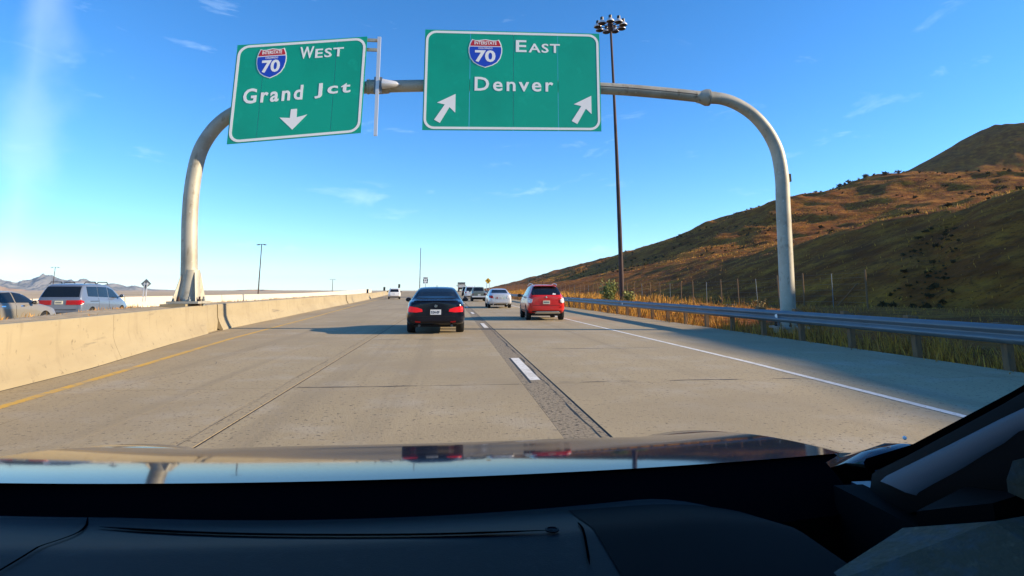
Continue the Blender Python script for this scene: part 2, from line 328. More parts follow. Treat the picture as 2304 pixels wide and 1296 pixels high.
for (a, b, lab) in ((-5, 34.9, 'pale concrete barrier beyond the left carriageway, half hidden by the van'), (35, 61.9, 'bright pale barrier seen behind the gantry leg and the diamond sign'), (62, 190, 'bright pale barrier farthest along the left carriageway')):
    PROFs = [(0.0, -0.1), (-0.1, 0.3), (-0.2, 0.87), (-0.45, 0.87), (-0.6, -0.1)]
    mb = MB(); ny = 16; rr = []
    for y in np.linspace(a, b, ny): rr.append([(float(np.interp(y, [0, 60, 190], [-22.3, -22.3, -24.5]))+dx, y, Z(y)+dz) for dx, dz in PROFs])
    mb.grid(rr); mb.f += [tuple(range(5)), tuple((ny-1)*5+i for i in range(5))[::-1]]; mb.m += [0, 0]
    tag(mb.obj('pale_barrier', m_barrier_pale), lab, 'barrier', GW)

# ---------------------------------------------------------------- hillside
hx = np.concatenate([np.linspace(9.3, 32, 24), np.linspace(33, 60, 42), np.linspace(61, 205, 110), np.linspace(208, 560, 80), np.linspace(570, 800, 20)])
hy = np.concatenate([np.linspace(-80, 40, 50), np.linspace(41, 180, 120), np.linspace(182, 520, 130), np.linspace(525, 1700, 70)])
HX, HY = np.meshgrid(hx, hy)
def ctl(pts): return np.interp(hy, [p[0] for p in pts], [p[1] for p in pts])
c_foot = ctl([(-80, 1.5), (0, 0.9), (30, 0.3), (60, -0.15), (150, 0.2), (230, 1.7), (300, 2.2), (700, 2), (1700, -2)])
c_near = ctl([(-80, 25), (-9, 25.5), (-5, 19.0), (10, 18.9), (18, 16.2), (30, 13.2), (52, 10.9), (60, 10.45), (70, 10.0), (82, 9.6), (95, 8.9), (117, 8.1), (160, 7.2), (300, 6.0), (700, 5), (1700, 0)])  # unseen rise behind the camera, added to keep sun off the own car
c_ben = ctl([(-80, 27), (-9, 26), (-5, 21.5), (10, 21.0), (18, 19.0), (52, 14.3), (95, 12.2), (117, 11.4), (160, 10.4), (300, 9.5), (700, 9), (1700, 1)])
c_mid = ctl([(-80, 14), (100, 17), (180, 26.5), (240, 36.5), (280, 39), (330, 36), (370, 33), (480, 31), (690, 28.5), (940, 21), (1140, 17), (1450, 11), (1700, 5)])
c_rid = ctl([(-80, 20), (100, 25), (180, 42), (238, 53), (251, 55.2), (280, 55.2), (327, 50.6), (372, 45.8), (484, 43.3), (684, 39), (934, 29.9), (1139, 24.1), (1453, 17.4), (1700, 10)])
c_dip = c_rid - 9
c_top = ctl([(-80, 80), (380, 80), (440, 138), (474, 153.5), (502, 157.3), (532, 154.3), (579, 141.6), (619, 136), (669, 96), (743, 66), (1000, 50), (1700, 5)])
cx = np.array([0, 9.3, 20, 32, 56, 70, 140, 200, 280, 520, 640, 800])
zero = np.zeros_like(hy)
CZ = np.stack([zero-0.3, zero-0.12, c_foot*0.5-0.05, c_foot, c_near, c_ben, c_mid, c_rid, c_dip, c_top, c_top*0.93, c_top*0.8], 1)
HZ = np.stack([np.interp(hx, cx, CZ[i]) for i in range(len(hy))])
amp = np.clip((HX-31)/30, 0, 1)
HZ += amp*(fbm(HX/38, HY/55, 3, 4)*3.0*np.clip((HX-56)/60, 0.12, 1) + fbm(HX/16, HY/22, 13, 4)*2.4*np.clip((HX-62)/40, 0.06, 1) + fbm(HX/6, HY/8, 9, 4)*0.8) + fbm(HX/3.0, HY/3.0, 5, 3)*0.12*np.clip((HX-9.3)/4, 0, 1)
gul = np.exp(-((HY-36.5-(HX-31)*0.94+fbm(HX/9, HY*0, 21, 3)*4)/1.6)**2)*np.clip((HX-31)/8, 0, 1); HZ -= gul*0.5
def hz_at(x, y):
    i = np.clip(np.searchsorted(hy, y)-1, 0, len(hy)-2); j = np.clip(np.searchsorted(hx, x)-1, 0, len(hx)-2)
    u = (x-hx[j])/(hx[j+1]-hx[j]); v = (y-hy[i])/(hy[i+1]-hy[i])
    return (HZ[i, j]*(1-u)+HZ[i, j+1]*u)*(1-v)+(HZ[i+1, j]*(1-u)+HZ[i+1, j+1]*u)*v
hm = bpy.data.meshes.new('hillside'); nr, nc = HZ.shape
V = np.stack([HX, HY, HZ], -1).reshape(-1, 3); I = np.arange(nr*nc).reshape(nr, nc)
F = np.stack([I[:-1, :-1], I[:-1, 1:], I[1:, 1:], I[1:, :-1]], -1).reshape(-1, 4)
def fast_mesh(me, V, F):
    k = F.shape[1]; me.vertices.add(len(V)); me.vertices.foreach_set('co', V.astype(np.float32).ravel())
    me.loops.add(F.size); me.loops.foreach_set('vertex_index', F.astype(np.int32).ravel())
    me.polygons.add(len(F)); me.polygons.foreach_set('loop_start', np.arange(0, F.size, k, dtype=np.int32))
    me.update(calc_edges=True); me.validate()
fast_mesh(hm, V, F)
tag(link('hillside', hm, m_hill, smooth=True), 'dry golden brown hills rising beside the road', 'hill', kind='structure')

# ---------------------------------------------------------------- mountains far away
def range_(name, pts, D, depth, base, rough, mat, label, seed):
    """a ridge that follows a skyline, built as rugged ground falling towards the road and behind it"""
    xs = np.linspace(pts[0][0], pts[-1][0], max(60, int((pts[-1][0]-pts[0][0])*1.2)))
    X = xs*D/1350.0; top = np.interp(xs, [p[0] for p in pts], [p[1] for p in pts])*D/1350.0
    T = np.linspace(0, 1, 26); rowsm = []
    for t in np.concatenate([T, [1.25, 1.6]]):
        k = t if t <= 1 else 1-(t-1)/0.6
        prof = k**1.25
        z = base + (top-base)*prof + fbm(X/(D*0.012), np.full_like(X, t*9), seed, 5, 0.55)*rough*(top-base)*min(1, 4*k)*(1-0.75*(k > 0.97))
        y = D - depth*(1-t) + fbm(X/(D*0.03), np.full_like(X, t*3), seed+40, 3)*depth*0.2
        rowsm.append(np.stack([X, y, z], 1))
    A = np.array(rowsm); r_, c_ = A.shape[:2]; I = np.arange(r_*c_).reshape(r_, c_)
    F = np.stack([I[:-1, :-1], I[:-1, 1:], I[1:, 1:], I[1:, :-1]], -1).reshape(-1, 4)
    me = bpy.data.meshes.new(name); fast_mesh(me, A.reshape(-1, 3), F)
    return tag(link(name, me, mat), label, 'mountains', kind='structure')
def sky_(pts): return [(x-1015, 653-y) for x, y in pts]
range_('mountains', sky_([(-160, 630), (-90, 618), (-40, 626), (0, 621), (12, 626), (30, 625), (44, 619.5), (66, 627), (80, 635), (86, 633), (100, 638), (120, 640), (140, 631), (168, 627), (192, 630), (222, 637), (238, 634), (250, 632), (268, 638), (278, 642), (289, 638), (301, 640), (323, 647), (339, 643), (361, 642), (389, 654), (410, 661)]), 7000, 1500, -60, 0.5, m_mount, 'jagged grey blue mountains along the skyline', 31)
range_('foothills', sky_([(-160, 640), (-40, 652), (0, 646), (30, 640), (60, 638), (84, 648), (120, 652), (180, 658), (230, 654), (262, 651), (300, 657), (330, 656), (400, 657), (430, 660)]), 5200, 900, -60, 0.25, m_foot, 'smooth brown foothills below the mountains', 57)
range_('mesa', sky_([(425, 664), (440, 658.5), (520, 656.5), (548, 653), (560, 652), (610, 651.3), (660, 653.2), (684, 656), (694, 659), (706, 664)]), 4300, 600, -40, 0.12, m_foot, 'low flat topped tan mesa on the plain', 77)

# ---------------------------------------------------------------- signs
def sign_frame(U, V): 
    U, V = Vector(U), Vector(V)
    return lambda u, v, d: U*u + V*v + Vector((0, -d, 0))
def shield(parent, fn, cu, v1, v0, hw, d):
    """a highway shield: white blank, red band with INTERSTATE, blue field with COLORADO and 70"""
    H = v1-v0
    def out(k):
        P = []
        top = [(-0.80, 1.0), (-0.62, 0.965), (-0.4, 0.965), (-0.18, 0.985), (0, 1.0), (0.18, 0.985), (0.4, 0.965), (0.62, 0.965), (0.80, 1.0)]
        side = [(0.93, 0.85), (1.0, 0.68), (0.99, 0.52), (0.90, 0.34), (0.70, 0.18), (0.42, 0.08), (0, 0.0)]
        for a, b in top + side + [(-a, b) for a, b in side[-2::-1]]: P.append((a, b))
        return [(cu+hw*a*k, v0+H*(0.52+(b-0.52)*k)) for a, b in P]
    s = MB().prism(out(1.0), d, d+0.008, fn).obj('shield', m_sw, parent)
    o = out(0.94); cut = v0+H*0.765
    def clip(poly, above):
        res = []
        for i in range(len(poly)):
            a, b = poly[i], poly[(i+1) % len(poly)]; ia, ib = (a[1] >= cut) == above, (b[1] >= cut) == above
            if ia: res.append(a)
            if ia != ib:
                t = (cut-a[1])/(b[1]-a[1]); res.append((a[0]+t*(b[0]-a[0]), cut))
        return res
    MB().prism(clip(o, True), d+0.008, d+0.012, fn).obj('red_band', m_sred, s)
    cut = v0+H*0.735
    MB().prism(clip(o, False), d+0.008, d+0.012, fn).obj('blue_field', m_sblue, s)
    put_text(MB(), 'INTERSTATE', cu-hw*0.66, cu+hw*0.66, v0+H*0.81, v0+H*0.925, d+0.012, d+0.015, fn, 0.02).obj('lettering', m_sw, s)
    put_text(MB(), 'COLORADO', cu-hw*0.42, cu+hw*0.42, v0+H*0.655, v0+H*0.715, d+0.012, d+0.015, fn, 0.015).obj('lettering', m_sw, s)
    put_text(MB(), '70', cu-hw*0.62, cu+hw*0.60, v0+H*0.195, v0+H*0.615, d+0.012, d+0.016, fn, 0.03).obj('numerals', m_sw, s)
def big_sign(name, loc, U, V, W, H, seams, label):
    t = empty(name, loc); tag(t, label, 'road sign', 'green signs on the gantry'); fn = sign_frame(U, V)
    edges = [0]+[W*q for q in seams]+[W]
    for a, b in zip(edges[:-1], edges[1:]):
        e0, e1 = (0 if a == 0 else 0.006), (0 if b == W else 0.006)
        mb = MB(); mb.prism([(a+e0, 0), (b-e1, 0), (b-e1, H), (a+e0, H)], -0.03, 0, fn); mb.obj('sign_panel', m_green, t)
    mb = MB(); mb.ring(rrect(0.035, W-0.035, 0.035, H-0.035, 0.34), rrect(0.115, W-0.115, 0.115, H-0.115, 0.27), 0.001, 0.006, fn); mb.obj('border', m_sw, t)
    for q in (0.2, 0.5, 0.8):
        mb = MB(); mb.box(-0.05, 0.05, 0.035, 0.12, 0.1, H-0.1)
        mb.v = [tuple(fn(W*q+x, z, -y)) for x, y, z in mb.v]; mb.obj('back_rail', m_alu, t)
    for q in np.linspace(0.12, 0.88, 7):
        for w in (0.06, 0.94):
            if int(q*100) % 2: continue
    return t, fn
tE, fE = big_sign('highway_sign', (-1.04, 19.02, 6.52), (1, 0, 0.020), (0.004, 0, 1), 6.02, 3.52, (0.255, 0.5, 0.755), 'wide green sign reading EAST Denver with two slanted arrows')
shield(tE, fE, 2.05, 3.21, 2.19, 0.575, 0.001)
mb = MB(); put_text(mb, 'E', 3.09, 3.46, 2.78, 3.21, 0.001, 0.008, fE, 0.016); put_text(mb, 'AST', 3.53, 4.62, 2.77, 3.10, 0.001, 0.008, fE, 0.016, 1.12); mb.obj('direction_lettering', m_sw, tE)
put_text(MB(), 'Denver', 1.70, 4.38, 1.37, 1.86, 0.001, 0.008, fE, 0.016, 1.25).obj('place_lettering', m_sw, tE)
AR = [(0.38, 0.35), (0.57, 0.245), (0.875, 0.79), (1.07, 0.60), (1.07, 1.25), (0.46, 0.94), (0.72, 0.88)]
for off in (0, 4.62):
    MB().prism([(u+off, v) for u, v in AR], 0.001, 0.006, fE).obj('arrow', m_sw, tE)
tW, fW = big_sign('highway_sign', (-7.15, 19.02, 5.88), (1, 0, 0.118), (0.022, 0, 1), 4.14, 3.33, (0.213, 0.765), 'narrower green sign reading WEST Grand Jct with a down arrow')
shield(tW, fW, 1.12, 3.13, 2.10, 0.47, 0.001)
mb = MB(); put_text(mb, 'W', 2.0, 2.44, 2.70, 3.11, 0.001, 0.008, fW, 0.016); put_text(mb, 'EST', 2.49, 3.40, 2.69, 3.01, 0.001, 0.008, fW, 0.016, 1.12); mb.obj('direction_lettering', m_sw, tW)
put_text(MB(), 'Grand', 0.35, 2.20, 1.29, 1.80, 0.001, 0.008, fW, 0.022, 1.25).obj('place_lettering', m_sw, tW)
put_text(MB(), 'Jct', 2.58, 3.71, 1.29, 1.80, 0.001, 0.008, fW, 0.022, 1.25).obj('place_lettering', m_sw, tW)
MB().prism([(1.97, 0.30), (2.40, 0.77), (2.075, 0.70), (2.065, 0.99), (1.875, 0.99), (1.865, 0.70), (1.54, 0.74)], 0.001, 0.006, fW).obj('arrow', m_sw, tW)

# ---------------------------------------------------------------- gantry
ga = empty('sign_gantry', (-8.02, 19.45, 0.86)); tag(ga, 'arched tubular steel gantry spanning the road and carrying two green signs', 'sign gantry')
def W2L(p, o): return (p[0]-o[0], p[1]-o[1], p[2]-o[2])
GO = (-8.02, 19.45, 0.86); yg = 19.45
def crm(P, k=5):
    P = [Vector(p) for p in P]; out = []
    for i in range(len(P)-1):
        p0, p1, p2, p3 = P[max(i-1, 0)], P[i], P[i+1], P[min(i+2, len(P)-1)]
        for j in range(k):
            t = j/k; out.append(0.5*((2*p1)+(-p0+p2)*t+(2*p0-5*p1+4*p2-p3)*t*t+(-p0+3*p1-3*p2+p3)*t**3))
    out.append(P[-1]); return out
def gt(pts, rad, name, k=5, n=20):
    P = crm([W2L((x, yg, z), GO) for x, z in pts], k); r = np.interp(np.linspace(0, 1, len(P)), np.linspace(0, 1, len(rad)), rad)
    return smooth_angle(MB().tube(P, list(r), n).obj(name, m_steel, ga), 40)
gt([(-8.03, 0.98), (-8.11, 2.05), (-8.23, 3.56), (-8.24, 4.7), (-8.13, 5.65), (-7.86, 6.3), (-7.50, 6.77), (-7.05, 7.12)], [0.245, 0.235, 0.225, 0.22, 0.215], 'left_leg')
gt([(-7.05, 7.12), (-6.2, 7.58), (-5.0, 7.86), (-2.86, 8.07), (-1.09, 8.19), (2, 8.31), (5.03, 8.32), (7.1, 8.24), (8.85, 8.12)], [0.215, 0.21, 0.205, 0.205, 0.205], 'crossbeam')
gt([(9.02, 8.10), (9.54, 8.08), (10.1, 7.89), (10.66, 7.52), (11.11, 6.99), (11.40, 6.4), (11.52, 5.85), (11.56, 5.13), (11.53, 4.44), (11.47, 2.73), (11.38, 0.1)], [0.21, 0.215, 0.225, 0.235, 0.25], 'right_leg')
smooth_angle(MB().lathe([(0.21, 8.62), (0.22, 8.72), (0.30, 8.92), (0.30, 8.985), (0.27, 8.99), (0.27, 9.0), (0.30, 9.005), (0.30, 9.05), (0.22, 9.06), (0.22, 9.3)], 20, W2L((0, yg, 8.11), GO), 'x').obj('flange', m_steel, ga), 40)
smooth_angle(MB().lathe([(0.21, -2.95), (0.26, -2.93), (0.26, -2.87), (0.24, -2.86), (0.25, -2.6), (0.21, -2.2)], 18, W2L((0, yg, 8.09), GO), 'x').obj('flange', m_steel, ga), 40)
# seam along the beam
MB().tube([W2L((x, yg-0.203, float(np.interp(x, [5.03, 6.1, 7.1, 8.0, 8.6], [8.33, 8.30, 8.245, 8.19, 8.145]))), GO) for x in np.linspace(5.05, 8.55, 10)], 0.012, 5).obj('weld_seam', m_rust, ga)
# skirt, gussets, base plate, bolts at the foot of the left leg
def foot(cx, cz, tagname):
    if tagname == 'l': smooth_angle(MB().lathe([(0.33, 0.0), (0.30, 0.25), (0.262, 0.6), (0.245, 0.95)], 20, W2L((cx, yg, cz+0.07), GO), 'z').obj('leg_skirt', m_steel, ga), 40)
    MB().box(*[v for p in zip(W2L((cx-0.46, yg-0.46, cz), GO), W2L((cx+0.46, yg+0.46, cz+0.07), GO)) for v in p]).obj('base_plate', m_steel, ga)
    for a in (range(45, 405, 90) if tagname == 'l' else ()):
        c, s_ = math.cos(R(a)), math.sin(R(a)); n_ = Vector((-s_, c, 0))*0.015
        tri = [Vector((c*0.26, s_*0.26, 0.07)), Vector((c*0.50, s_*0.50, 0.07)), Vector((c*0.27, s_*0.27, 0.95))]
        o = Vector(W2L((cx, yg, cz), GO)); vs = [o+p-n_ for p in tri]+[o+p+n_ for p in tri]
        MB().add(vs, [(0, 1, 2), (3, 5, 4), (0, 3, 4, 1), (1, 4, 5, 2), (2, 5, 3, 0)]).obj('gusset', m_steel, ga)
    for k in range(8):
        a = R(22.5+45*k); o = W2L((cx+0.40*math.cos(a), yg+0.40*math.sin(a), cz), GO)
        mb = MB(); mb.lathe([(0.055, -0.07), (0.055, -0.006), (0.03, -0.003), (0.03, 0.073), (0.055, 0.076), (0.055, 0.13), (0.03, 0.135), (0.03, 0.21)], 6, o, 'z'); mb.obj('anchor_bolt', m_rust if k % 2 else m_galv, ga)
foot(-8.03, 0.93, 'l'); foot(11.38, 0.06, 'r')
MB().box(*[v for p in zip(W2L((-8.6, yg-0.6, 0.55), GO), W2L((-7.87, yg+0.6, 0.92), GO)) for v in p]).obj('concrete_footing', m_barrier, ga)
MB().lathe([(0.5, -0.5), (0.5, 0.055)], 20, W2L((11.38, yg, 0), GO), 'z').obj('concrete_footing', m_dirt, ga)
MB().box(*[v for p in zip(W2L((11.76, yg-0.07, 5.1), GO), W2L((11.87, yg+0.07, 5.38), GO)) for v in p]).obj('junction_box', m_trim, ga)
# bare hanger to the right of the west sign, and hangers behind both signs
def hanger(x, z0, z1, yy=19.16, mat=m_alu, name='hanger_post', dx=0.02):
    P0, P1 = W2L((x-dx, yy, z0), GO), W2L((x+dx, yy, z1), GO)
    mb = MB()
    for (ax, ay) in ((-0.05, 0), ):
        vs = [(P0[0]-0.055, P0[1]-0.03, P0[2]), (P0[0]+0.055, P0[1]-0.03, P0[2]), (P0[0]+0.055, P0[1]+0.05, P0[2]), (P0[0]-0.055, P0[1]+0.05, P0[2]),
              (P1[0]-0.055, P1[1]-0.03, P1[2]), (P1[0]+0.055, P1[1]-0.03, P1[2]), (P1[0]+0.055, P1[1]+0.05, P1[2]), (P1[0]-0.055, P1[1]+0.05, P1[2])]
        mb.add(vs, [(0, 3, 2, 1), (4, 5, 6, 7), (0, 1, 5, 4), (1, 2, 6, 5), (2, 3, 7, 6), (3, 0, 4, 7)])
    return mb.obj(name, mat, ga)
hanger(-2.56, 6.32, 9.76, dx=0.0)
for x, a, b in ((-6.3, 6.15, 8.6), (-4.0, 6.4, 9.4), (0.4, 6.7, 9.8), (3.7, 6.8, 9.9)): hanger(x, a, b)
for z in (9.28, 9.62):
    MB().box(*[v for p in zip(W2L((-3.3, 19.10, z-0.05), GO), W2L((-2.62, 19.17, z+0.05), GO)) for v in p]).obj('strut', m_steel, ga)
MB().box(*[v for p in zip(W2L((-2.68, 19.2, 7.80), GO), W2L((-2.42, 19.30, 8.36), GO)) for v in p]).obj('clamp', m_galv, ga)
smooth_angle(MB().lathe([(0.02, 0.0), (0.17, 0.04), (0.17, 0.06), (0.10, 0.5), (0.02, 0.62)], 14, W2L((-2.45, 19.2, 8.12), GO), 'x').obj('sign_lamp', m_alu, ga), 40)

# ---------------------------------------------------------------- guardrail
gr = empty('guardrail', (9.2, 0, 0)); tag(gr, 'long galvanised guardrail with steel rail on wooden posts along the right shoulder', 'guardrail')
gx = lambda y: float(np.interp(y, [-5, 12, 50, 120, 220], [0.03, 0.0, 0.0, -0.35, -1.2]))
WP = [(0.0, 0.455), (-0.015, 0.46), (-0.03, 0.475), (-0.085, 0.505), (-0.092, 0.53), (-0.085, 0.555), (-0.028, 0.59), (-0.02, 0.61), (-0.028, 0.63), (-0.085, 0.665), (-0.092, 0.69), (-0.085, 0.715), (-0.03, 0.75), (-0.012, 0.765), (0.0, 0.77)]
y = -6.0; k = 0
while y < 160:
    y1 = y+7.62; mb = MB(); dd = -0.004 if k % 2 else 0.0; rr = []
    for yy in np.linspace(y, y1+0.3, 6): rr.append([(gx(yy)+dx+dd, yy, Z(yy)+dz+0.0) for dx, dz in WP])
    mb.grid([r_+[(p[0]+0.006, p[1], p[2]) for p in r_[::-1]]+[r_[0]] for r_ in rr])
    ro = smooth_angle(mb.obj('rail_section', m_galv, gr), 60)
    for q in range(8):
        pass
    y = y1; k += 1
tabs = [16.1, 31.35, 46.6]
for ty in tabs: MB().prism([(0, 0.56), (0.10, 0.58), (0.13, 0.62), (0.10, 0.66), (0, 0.68)], 0, 0.004, lambda u, v, d, ty=ty: (gx(ty)-0.098-d, ty+u, v)).obj('reflector_tab', m_sw, gr)
post_me = MB().box(0.13, 0.25, -0.06, 0.06, -0.3, 0.78).fix('post'); blk_me = MB().box(0.012, 0.127, -0.075, 0.075, 0.50, 0.80).fix('blockout')
post_me.materials.append(m_wood); blk_me.materials.append(m_wood)
for k in range(76):
    yy = 3.45+2.0*k+random.uniform(-0.03, 0.03)
    p = bpy.data.objects.new('post', post_me); COL.objects.link(p); p.parent = gr; p.location = (gx(yy), yy, Z(yy)+random.uniform(-0.01, 0.035))
    b = bpy.data.objects.new('blockout', blk_me); COL.objects.link(b); b.parent = p; b.location = (0, 0, random.uniform(-0.01, 0.03))

# ---------------------------------------------------------------- deer fence
fe = empty('wire_fence', (26, 0, 0)); tag(fe, 'tall wire deer fence on thin wooden posts along the foot of the hill', 'fence')
fx = lambda y: 26.0+0.6*math.sin(y/40)
fz = lambda y: float(hz_at(fx(y), y))
fp = MB().tube([(0, 0, -0.4), (0, 0, 2.5)], 0.055, 7).fix('fence_post'); fp.materials.append(m_wood)
fs_ = MB().tube([(0, 0, -0.4), (0, 0, 2.35)], 0.025, 5).fix('steel_post'); fs_.materials.append(m_galv)
yy = 36.0; k = 0
while yy < 300:
    o = bpy.data.objects.new('fence_post' if k % 3 != 1 else 'steel_post', fp if k % 3 != 1 else fs_); COL.objects.link(o); o.parent = fe
    o.location = (fx(yy)-26, yy, fz(yy)); o.rotation_euler = (random.uniform(-.02, .02), random.uniform(-.03, .03), 0); yy += 3.5 if yy < 120 else 5.0; k += 1
MB().tube([(0, 36.1, fz(36)+1.6), (0.2, 38.6, fz(38.6)+0.15)], 0.045, 6).obj('brace', m_wood, fe)
for h in (0.4, 0.8, 1.2, 1.6, 2.0, 2.3):
    MB().tube([(fx(q)-26, q, fz(q)+h) for q in np.arange(36, 300, 4)], 0.005, 3).obj('wire', m_galv, fe)

# ---------------------------------------------------------------- high-mast light and far poles
def mast(loc, H, lab, r0, r1, mat, heads, ring):
    t = empty('mast_light', loc); tag(t, lab, 'light mast', 'tall light masts'); lean = -0.02 if heads else 0
    smooth_angle(MB().tube([(lean*0.55*H*q*q, 0, H*q) for q in (-0.02, 0.25, 0.5, 0.75, 1.0)], [r0, r0*.82+r1*.18, (r0+r1)/2, r1*1.15, r1], 12).obj('pole', mat, t), 50)
    tx = lean*0.55*H
    if heads:
        MB().lathe([(0.24, H-1.1), (0.30, H-0.9), (0.30, H+0.15), (0.15, H+0.3)], 12, (tx, 0, 0)).obj('hub', m_rust, t)
        smooth_angle(MB().tube([(tx+ring*0.8*math.cos(a), ring*0.8*math.sin(a), H-0.5) for a in np.linspace(0, 2*math.pi, 25)], 0.05, 6).obj('ring', m_rust, t), 60)
        for k in range(heads):
            a = 2*math.pi*(k+0.35)/heads; px, py = tx+ring*math.cos(a), ring*math.sin(a)
            l = smooth_angle(MB().lathe([(0.12, 0.16), (0.22, 0.12), (0.36, -0.02), (0.44, -0.16), (0.46, -0.22), (0.46, -0.27)], 16, (px, py, H-0.35)).obj('luminaire', m_alu, t), 40)
            MB().lathe([(0.43, -0.275), (0.36, -0.33), (0.15, -0.38)], 16, (px, py, H-0.35)).obj('lens', m_blk, l)
            MB().lathe([(0.16, 0.14), (0.19, 0.16), (0.19, 0.48), (0.14, 0.52)], 10, (px, py, H-0.35)).obj('ballast_housing', m_blk, l)
            MB().tube([(tx, 0, H-0.5), (px, py, H-0.3)], 0.05, 6).obj('arm', m_rust, l)
    return t
mast((17.97, 62, 0.0), 31.6, 'very tall rusty mast with a ring of lamps, behind the guardrail', 0.26, 0.13, m_rust, 9, 1.45)
def far_pole(loc, H, lab, r, arms=1.2):
    t = empty('light_pole', loc); tag(t, lab, 'light pole', 'distant light poles')
    MB().tube([(0, 0, -1), (0, 0, H)], [r, r*0.7], 8).obj('pole', m_rust, t)
    if arms:
        MB().box(-arms, arms, -0.06, 0.06, H-0.12, H).obj('crossarm', m_rust, t)
        for s in (-1, 1): MB().box(s*arms-0.3, s*arms+0.3, -0.25, 0.25, H-0.28, H-0.1).obj('luminaire', m_aluback, t)
far_pole((-43.1, 140, 0.2), 11.5, 'twin armed light pole rising beyond the pale barrier, right of the gantry leg', 0.14, 0.75)
far_pole((-160.3, 260, -0.5), 11.1, 'thin pole above the roof of the silver minivan', 0.16, 1.3)
far_pole((-63.4, 330, -0.3), 7.5, 'short thin light pole beyond the bend of the far barrier', 0.17, 1.2)
far_pole((-12.4, 240, 0.3), 17.7, 'thin tall pole above the roof of the black sedan', 0.17, 0)

# ---------------------------------------------------------------- small signs
t = empty('warning_sign', (6.73, 110, 0)); tag(t, 'yellow diamond sign with a black arrow on two white posts', 'road sign')
fn = lambda u, v, d: (u, -d, 3.02+v)
MB().prism([(0, -0.56), (0.56, 0), (0, 0.56), (-0.56, 0)], 0, 0.02, fn).obj('sign_panel', m_syel, t)
MB().prism([(0.02, -0.34), (0.14, -0.34), (0.14, -0.06), (-0.02, 0.14), (0.06, 0.22), (-0.22, 0.26), (-0.18, -0.02), (-0.1, 0.06), (0.02, -0.1)], 0.02, 0.026, fn).obj('arrow', m_blk, t)
for s in (-0.24, 0.24): MB().box(s-0.045, s+0.045, 0.005, 0.08, -3.2, 0.1).obj('post', m_alu, t); 
for c in t.children:
    if c.name.startswith('post'): c.location.z = 3.02
t = empty('diamond_sign', (-21.1, 44, 0.85)); tag(t, 'grey back of a diamond sign on twin posts above the pale barrier', 'road sign')
fn = lambda u, v, d: (u, -d, 0.92+v)
MB().prism([(0, -0.34), (0.34, 0), (0, 0.34), (-0.34, 0)], 0, 0.012, fn).obj('sign_panel', m_aluback, t)
for s in (-0.09, 0.09): MB().box(s-0.025, s+0.025, -0.06, -0.015, -0.3, 1.0).obj('post', m_alu, t)
MB().box(-0.2, 0.2, -0.035, -0.013, 0.86, 0.94).obj('brace', m_alu, t)
t = empty('route_sign', (-7.2, 170, 0)); tag(t, 'stack of small route marker plates on one post, right of the thin pole', 'road sign')
MB().box(-0.05, 0.05, 0.02, 0.09, -1, 4.9).obj('post', m_galv, t)
def plate(u0, u1, z0, z1, mat, dark, nm):
    p = MB().box(u0, u1, -0.02, 0.015, z0, z1).obj(nm, mat, t)
    for a, b, c, d in dark: MB().box(a, b, -0.03, -0.021, c, d).obj('marking', m_blk, p)
plate(-0.68, 0.68, 4.45, 4.95, m_sw, [(-0.55, -0.2, 4.55, 4.85), (-0.12, 0.2, 4.55, 4.85), (0.28, 0.55, 4.55, 4.85)], 'direction_plate')
plate(-0.68, 0.68, 3.72, 4.40, m_sw, [(-0.68, -0.4, 3.72, 4.40), (0.4, 0.68, 3.72, 4.40), (-0.2, 0.2, 4.0, 4.2)], 'shield_plate')
plate(-0.68, 0.68, 3.2, 3.66, m_sw, [(-0.6, -0.3, 3.26, 3.6), (-0.1, 0.0, 3.36, 3.5), (0.25, 0.6, 3.26, 3.6)], 'arrow_plate')
for (x, y, z, lab) in ((-13.45, 99, 1.19, 'small black panel on top of the barrier, lowest of the three'), (-10.9, 100, 1.55, 'small black panel on a thin post left of the white wagon'), (-8.55, 100.5, 2.02, 'small black panel on a thin post above the white wagon')):
    t = empty('marker_panel', (x, y, 0)); tag(t, lab, 'marker', 'black marker panels by the far barrier')
    MB().box(-0.16, 0.16, -0.03, 0.03, z-0.30, z+0.30).obj('panel', m_blk, t); MB().box(-0.02, 0.02, -0.015, 0.015, 0, z-0.302).obj('post', m_alu, t)

